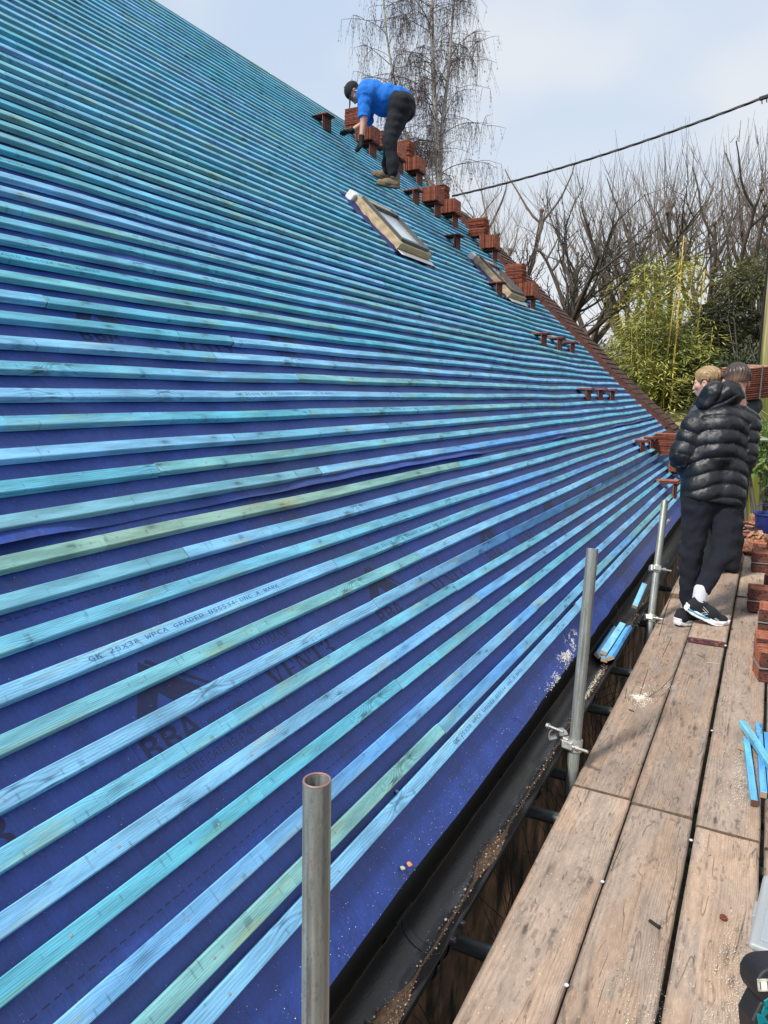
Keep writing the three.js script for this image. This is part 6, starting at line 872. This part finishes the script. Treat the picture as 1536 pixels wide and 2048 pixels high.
{ // cordless nailer lying on the boards, cut by the picture's corner
  const o = thing('power_tool', 'black and teal cordless power tool at the bottom right corner', 'power tool', at(1533, 2010, 1.50)); o.quaternion.setFromRotationMatrix(new THREE.Matrix4().makeBasis(camR, camU, camF.clone().negate())); o.rotateX(-0.12); o.rotateZ(0.04);
  const blk = std([0.014, 0.014, 0.016], { roughness: 0.55, bumpMap: scaled(noiseBump, 20, 20), bumpScale: 0.0006 }), teal = std([0.0, 0.16, 0.18], { roughness: 0.38 }), s = 1.50 / FPX, P = (x, y) => [(x - 1512) * s, (1985 - y) * s];
  const shape = (pts, depth, z, m, name, bev = 0.006) => { const sh = new THREE.Shape(new THREE.SplineCurve(pts.map(([x, y]) => new THREE.Vector2(...P(x, y)))).getPoints(pts.length * 4)); const g = new THREE.ExtrudeGeometry(sh, { depth: depth - 2 * bev, bevelEnabled: true, bevelThickness: bev, bevelSize: bev, bevelSegments: 3, curveSegments: 6 }); g.translate(0, 0, z - depth / 2 + bev); return part(name, g, m, o); };
  shape([[1486, 1923], [1500, 1908], [1530, 1904], [1600, 1908], [1600, 1968], [1540, 1964], [1494, 1958], [1484, 1940]], 0.075, 0.0, blk, 'battery_head');
  shape([[1492, 1958], [1530, 1944], [1600, 1950], [1600, 1962], [1530, 1956], [1494, 1968]], 0.079, 0.0, teal, 'seam_trim', 0.002);
  shape([[1490, 1970], [1510, 1958], [1550, 1962], [1600, 1966], [1600, 1990], [1550, 1996], [1524, 2016], [1520, 2060], [1526, 2110], [1482, 2110], [1472, 2040], [1472, 1998]], 0.062, 0.0, blk, 'grip');
  shape([[1478, 1985], [1490, 1990], [1500, 2010], [1510, 2052], [1514, 2090], [1500, 2090], [1490, 2040], [1480, 2006]], 0.067, 0.0, teal, 'grip_inlay', 0.002);
  shape([[1496, 1966], [1504, 1968], [1500, 1980], [1490, 1988], [1488, 1982]], 0.067, 0.0, teal, 'inlay_flash', 0.002);
  const lamp = canvasTex(64, 64, (g, w, h) => { const q = g.createRadialGradient(32, 32, 4, 32, 32, 44); q.addColorStop(0, '#fffdf4'); q.addColorStop(0.5, '#d9d4c6'); q.addColorStop(1, '#8c887c'); g.fillStyle = q; g.fillRect(0, 0, w, h); g.fillStyle = '#55524a'; g.fillRect(8, 12, 7, 40); g.fillRect(50, 10, 7, 42); }, true, false);
  const lz = boxG(0.024, 0.024, 0.004, ...P(1493, 1929), 0.0375, 0.001); const lo = part('lamp_lens', lz, std([1, 1, 1], { map: lamp, roughness: 0.2 }), o); lo.rotation.z = 0;
  part('trigger_button', new THREE.CylinderGeometry(0.006, 0.006, 0.075, 12).rotateX(Math.PI / 2).translate(...P(1490, 2006), 0), blk, o);
  part('hook', new THREE.TorusGeometry(0.012, 0.004, 8, 16).translate(...P(1482, 2008), 0), blk, o); part('muzzle', boxG(0.06, 0.03, 0.05, ...P(1560, 2040), 0, 0.006), blk, o);
  part('tool_body', boxG(0.085, 0.12, 0.075, 0.005, -0.185, 0, 0.014), blk, o); part('base_plate', boxG(0.12, 0.022, 0.10, 0.005, -0.256, 0, 0.006), teal, o);
}
// ---------------------------------------------------------------- bits on the boards and the felt
{
  const lump = (rad, seed, sy = 0.6) => { const g = new THREE.IcosahedronGeometry(rad, 1), p = g.attributes.position; for (let i = 0; i < p.count; i++) { const k = 0.75 + 0.6 * n3(p.getX(i) / rad * 1.3 + seed, p.getY(i) / rad * 1.3, p.getZ(i) / rad * 1.3); p.setXYZ(i, p.getX(i) * k, p.getY(i) * k * sy, p.getZ(i) * k); } g.computeVertexNormals(); return g; };
  const drop = (name, g, m, px, py, h, label, cat) => { const s = single(name, g, m, label, cat); s.position.copy(onDeck(px, py, h)); return s; };
  drop('brick_chip', lump(0.011, 3), clay([0.36, 0.09, 0.06]), 1446, 1834, 0.006, 'small red chip of tile on the dusty front board', 'tile chip');
  { const c = thing('metal_clip', 'short dark metal clip on the front middle board', 'metal clip', onDeck(1308, 1847, 0.006)); c.rotation.y = -0.5; part('plate', boxG(0.034, 0.006, 0.010, 0, 0, 0, 0.002), std([0.03, 0.027, 0.024], { roughness: 0.45, metalness: 0.5 }), c); part('lug', boxG(0.006, 0.010, 0.010, 0.017, 0.001, 0, 0.002), std([0.03, 0.027, 0.024], { roughness: 0.45, metalness: 0.5 }), c); }
  const head = new THREE.CylinderGeometry(0.006, 0.006, 0.002, 14), hm = std([0.72, 0.72, 0.70], { metalness: 0.3, roughness: 0.4 });
  for (const [x, y, l] of [[1205, 1763, 'pale nail head in the gap between the left and middle front boards, upper one'], [1133, 1970, 'pale nail head in the gap between the left and middle front boards, lower one'], [1382, 1680, 'pale nail head in the gap beside the board joint'], [1424, 1461, 'pale nail head in the gap beside the sawdust heap board']]) drop('nail', head, hm, x, y, 0.003, l, 'nail');
  const peb = (px, py, rad, c, label) => { const s = single('pebble', lump(rad, px), std(c, { roughness: 0.9 }), label, 'pebble'); s.position.copy(onRoof(px, py, rad * 0.5 + 0.002)); };
  peb(819, 1728, 0.008, [0.52, 0.22, 0.12], 'orange pebble lying on the blue eave strip'); peb(806, 1736, 0.008, [0.40, 0.37, 0.30], 'grey pebble beside the orange one on the eave strip'); peb(793, 1582, 0.006, [0.35, 0.4, 0.42], 'grey stone between the two lowest battens'); peb(925, 1570, 0.005, [0.05, 0.05, 0.07], 'dark crumb on the upper eave strip'); peb(1036, 1435, 0.007, [0.04, 0.06, 0.28], 'scrap of blue on the eave strip near the middle pole');
  const chip = (px, py, L, a, c, label) => { const s = single('wood_splinter', boxG(L, 0.003, 0.006, 0, 0, 0, 0.001), std(c, { roughness: 0.9 }), label, 'splinter'); s.position.copy(onDeck(px, py, 0.003)); s.rotation.y = a; };
  chip(1263, 1421, 0.030, -0.5, [0.03, 0.022, 0.018], 'dark splinter below the sawdust heap'); chip(1425, 1326, 0.07, 0.2, [0.5, 0.42, 0.32], 'pale curl of wood before the raised board'); chip(1402, 1312, 0.06, -0.7, [0.16, 0.12, 0.09], 'brown twig before the raised board');
  // sawdust: flakes on the felt, battens and boards
  const fl = new THREE.BoxGeometry(1, 0.35, 0.6), im = new THREE.InstancedMesh(fl, std([1, 1, 1], { roughness: 1 }), 20000), d = new THREE.Object3D(), r = rng(123), g2 = () => (r() + r() + r() - 1.5) / 1.5; im.name = 'sawdust'; tag(im, 'pale sawdust scattered over felt and boards', 'sawdust', null, 'stuff');
  let n = 0; const put = (p, k, q) => { if (n >= 20000) return; d.position.copy(p); d.quaternion.identity(); d.rotation.set(r() - 0.5, r() * 6, r() - 0.5); d.scale.setScalar(k); d.updateMatrix(); im.setMatrixAt(n, d.matrix); const t = 0.75 + 0.25 * r(); im.setColorAt(n++, new THREE.Color().setRGB(0.88 * t, 0.83 * t, 0.72 * t)); };
  const heapR = (px, py, sz, ss, cnt, spread = 1) => { const c = onRoof(px, py, 0.004), s0 = slopeOf(c); for (let i = 0; i < cnt; i++) { const z = c.z + g2() * sz, s = s0 + g2() * ss; if (s < -0.01) continue; if (fbm(z * 14 + 3, s * 30, 3) < 0.38 + 0.25 * r()) continue; put(surf(s, z, 0.0045), 0.0018 + 0.0042 * r() * r()); } };
  heapR(1140, 1275, 0.14, 0.04, 2200); heapR(1133, 1306, 0.18, 0.045, 900); heapR(1120, 1350, 0.3, 0.05, 500); heapR(1335, 1043, 0.35, 0.03, 300); heapR(905, 925, 0.16, 0.03, 420); heapR(880, 868, 0.12, 0.03, 200);
  for (let i = 0; i < 1300; i++) put(surf(0.13 * r() - 0.005, 0 - 5.5 * Math.pow(r(), 0.8), 0.004), 0.0008 + 0.0017 * r() * r());
  for (let i = 0; i < 700; i++) put(surf(0.3 + 1.2 * r(), -0.6 - 3.5 * r(), 0.006), 0.0007 + 0.0013 * r());
  const heapD = (px, py, sx, sz, cnt, k = 1) => { const c = onDeck(px, py, 0); for (let i = 0; i < cnt; i++) { const x = c.x + g2() * sx, z = c.z + g2() * sz; for (const e of [-0.355, -0.129, 0.0905]) if (Math.abs(x - e) < 0.006) continue; if (fbm(x * 26, z * 14, 3) < 0.3 + 0.3 * r()) continue; put(V(x, 0.0035, z), (0.0008 + 0.0024 * r() ** 3) * k); } };
  heapD(1285, 1395, 0.075, 0.20, 3000, 1.3); heapD(1278, 1393, 0.04, 0.08, 900, 1.5); heapD(1340, 1370, 0.06, 0.12, 260); heapD(1480, 1960, 0.13, 0.35, 3600, 0.8); heapD(1470, 1560, 0.10, 0.35, 2400, 0.9); heapD(1280, 2000, 0.12, 0.25, 1000, 0.8); heapD(1490, 1420, 0.1, 0.3, 250);
  for (let i = 0; i < 500; i++) { const a = 1.5 * Math.PI - 0.5 + 0.9 * r(), z = -0.8 - 4.5 * r(); put(V(-0.7285 + 0.0735 * Math.cos(a), 0.086 + 0.0735 * Math.sin(a), z), 0.0008 + 0.0012 * r()); }
  for (let i = 0; i < 500; i++) { const z = -3.3 - 0.6 * r(); put(V(-0.722 + 0.018 * g2(), 0.0155 + 0.003 * r(), z), 0.0015 + 0.0035 * r()); }
  im.count = n; scene.add(im);
}
// ---------------------------------------------------------------- draw
const renderer = new THREE.WebGLRenderer({ antialias: true });
renderer.setSize(768, 1024);
renderer.toneMapping = THREE.LinearToneMapping;
renderer.toneMappingExposure = EXPOSURE;
renderer.shadowMap.enabled = true; renderer.shadowMap.type = THREE.PCFSoftShadowMap;
renderer.render(scene, camera);
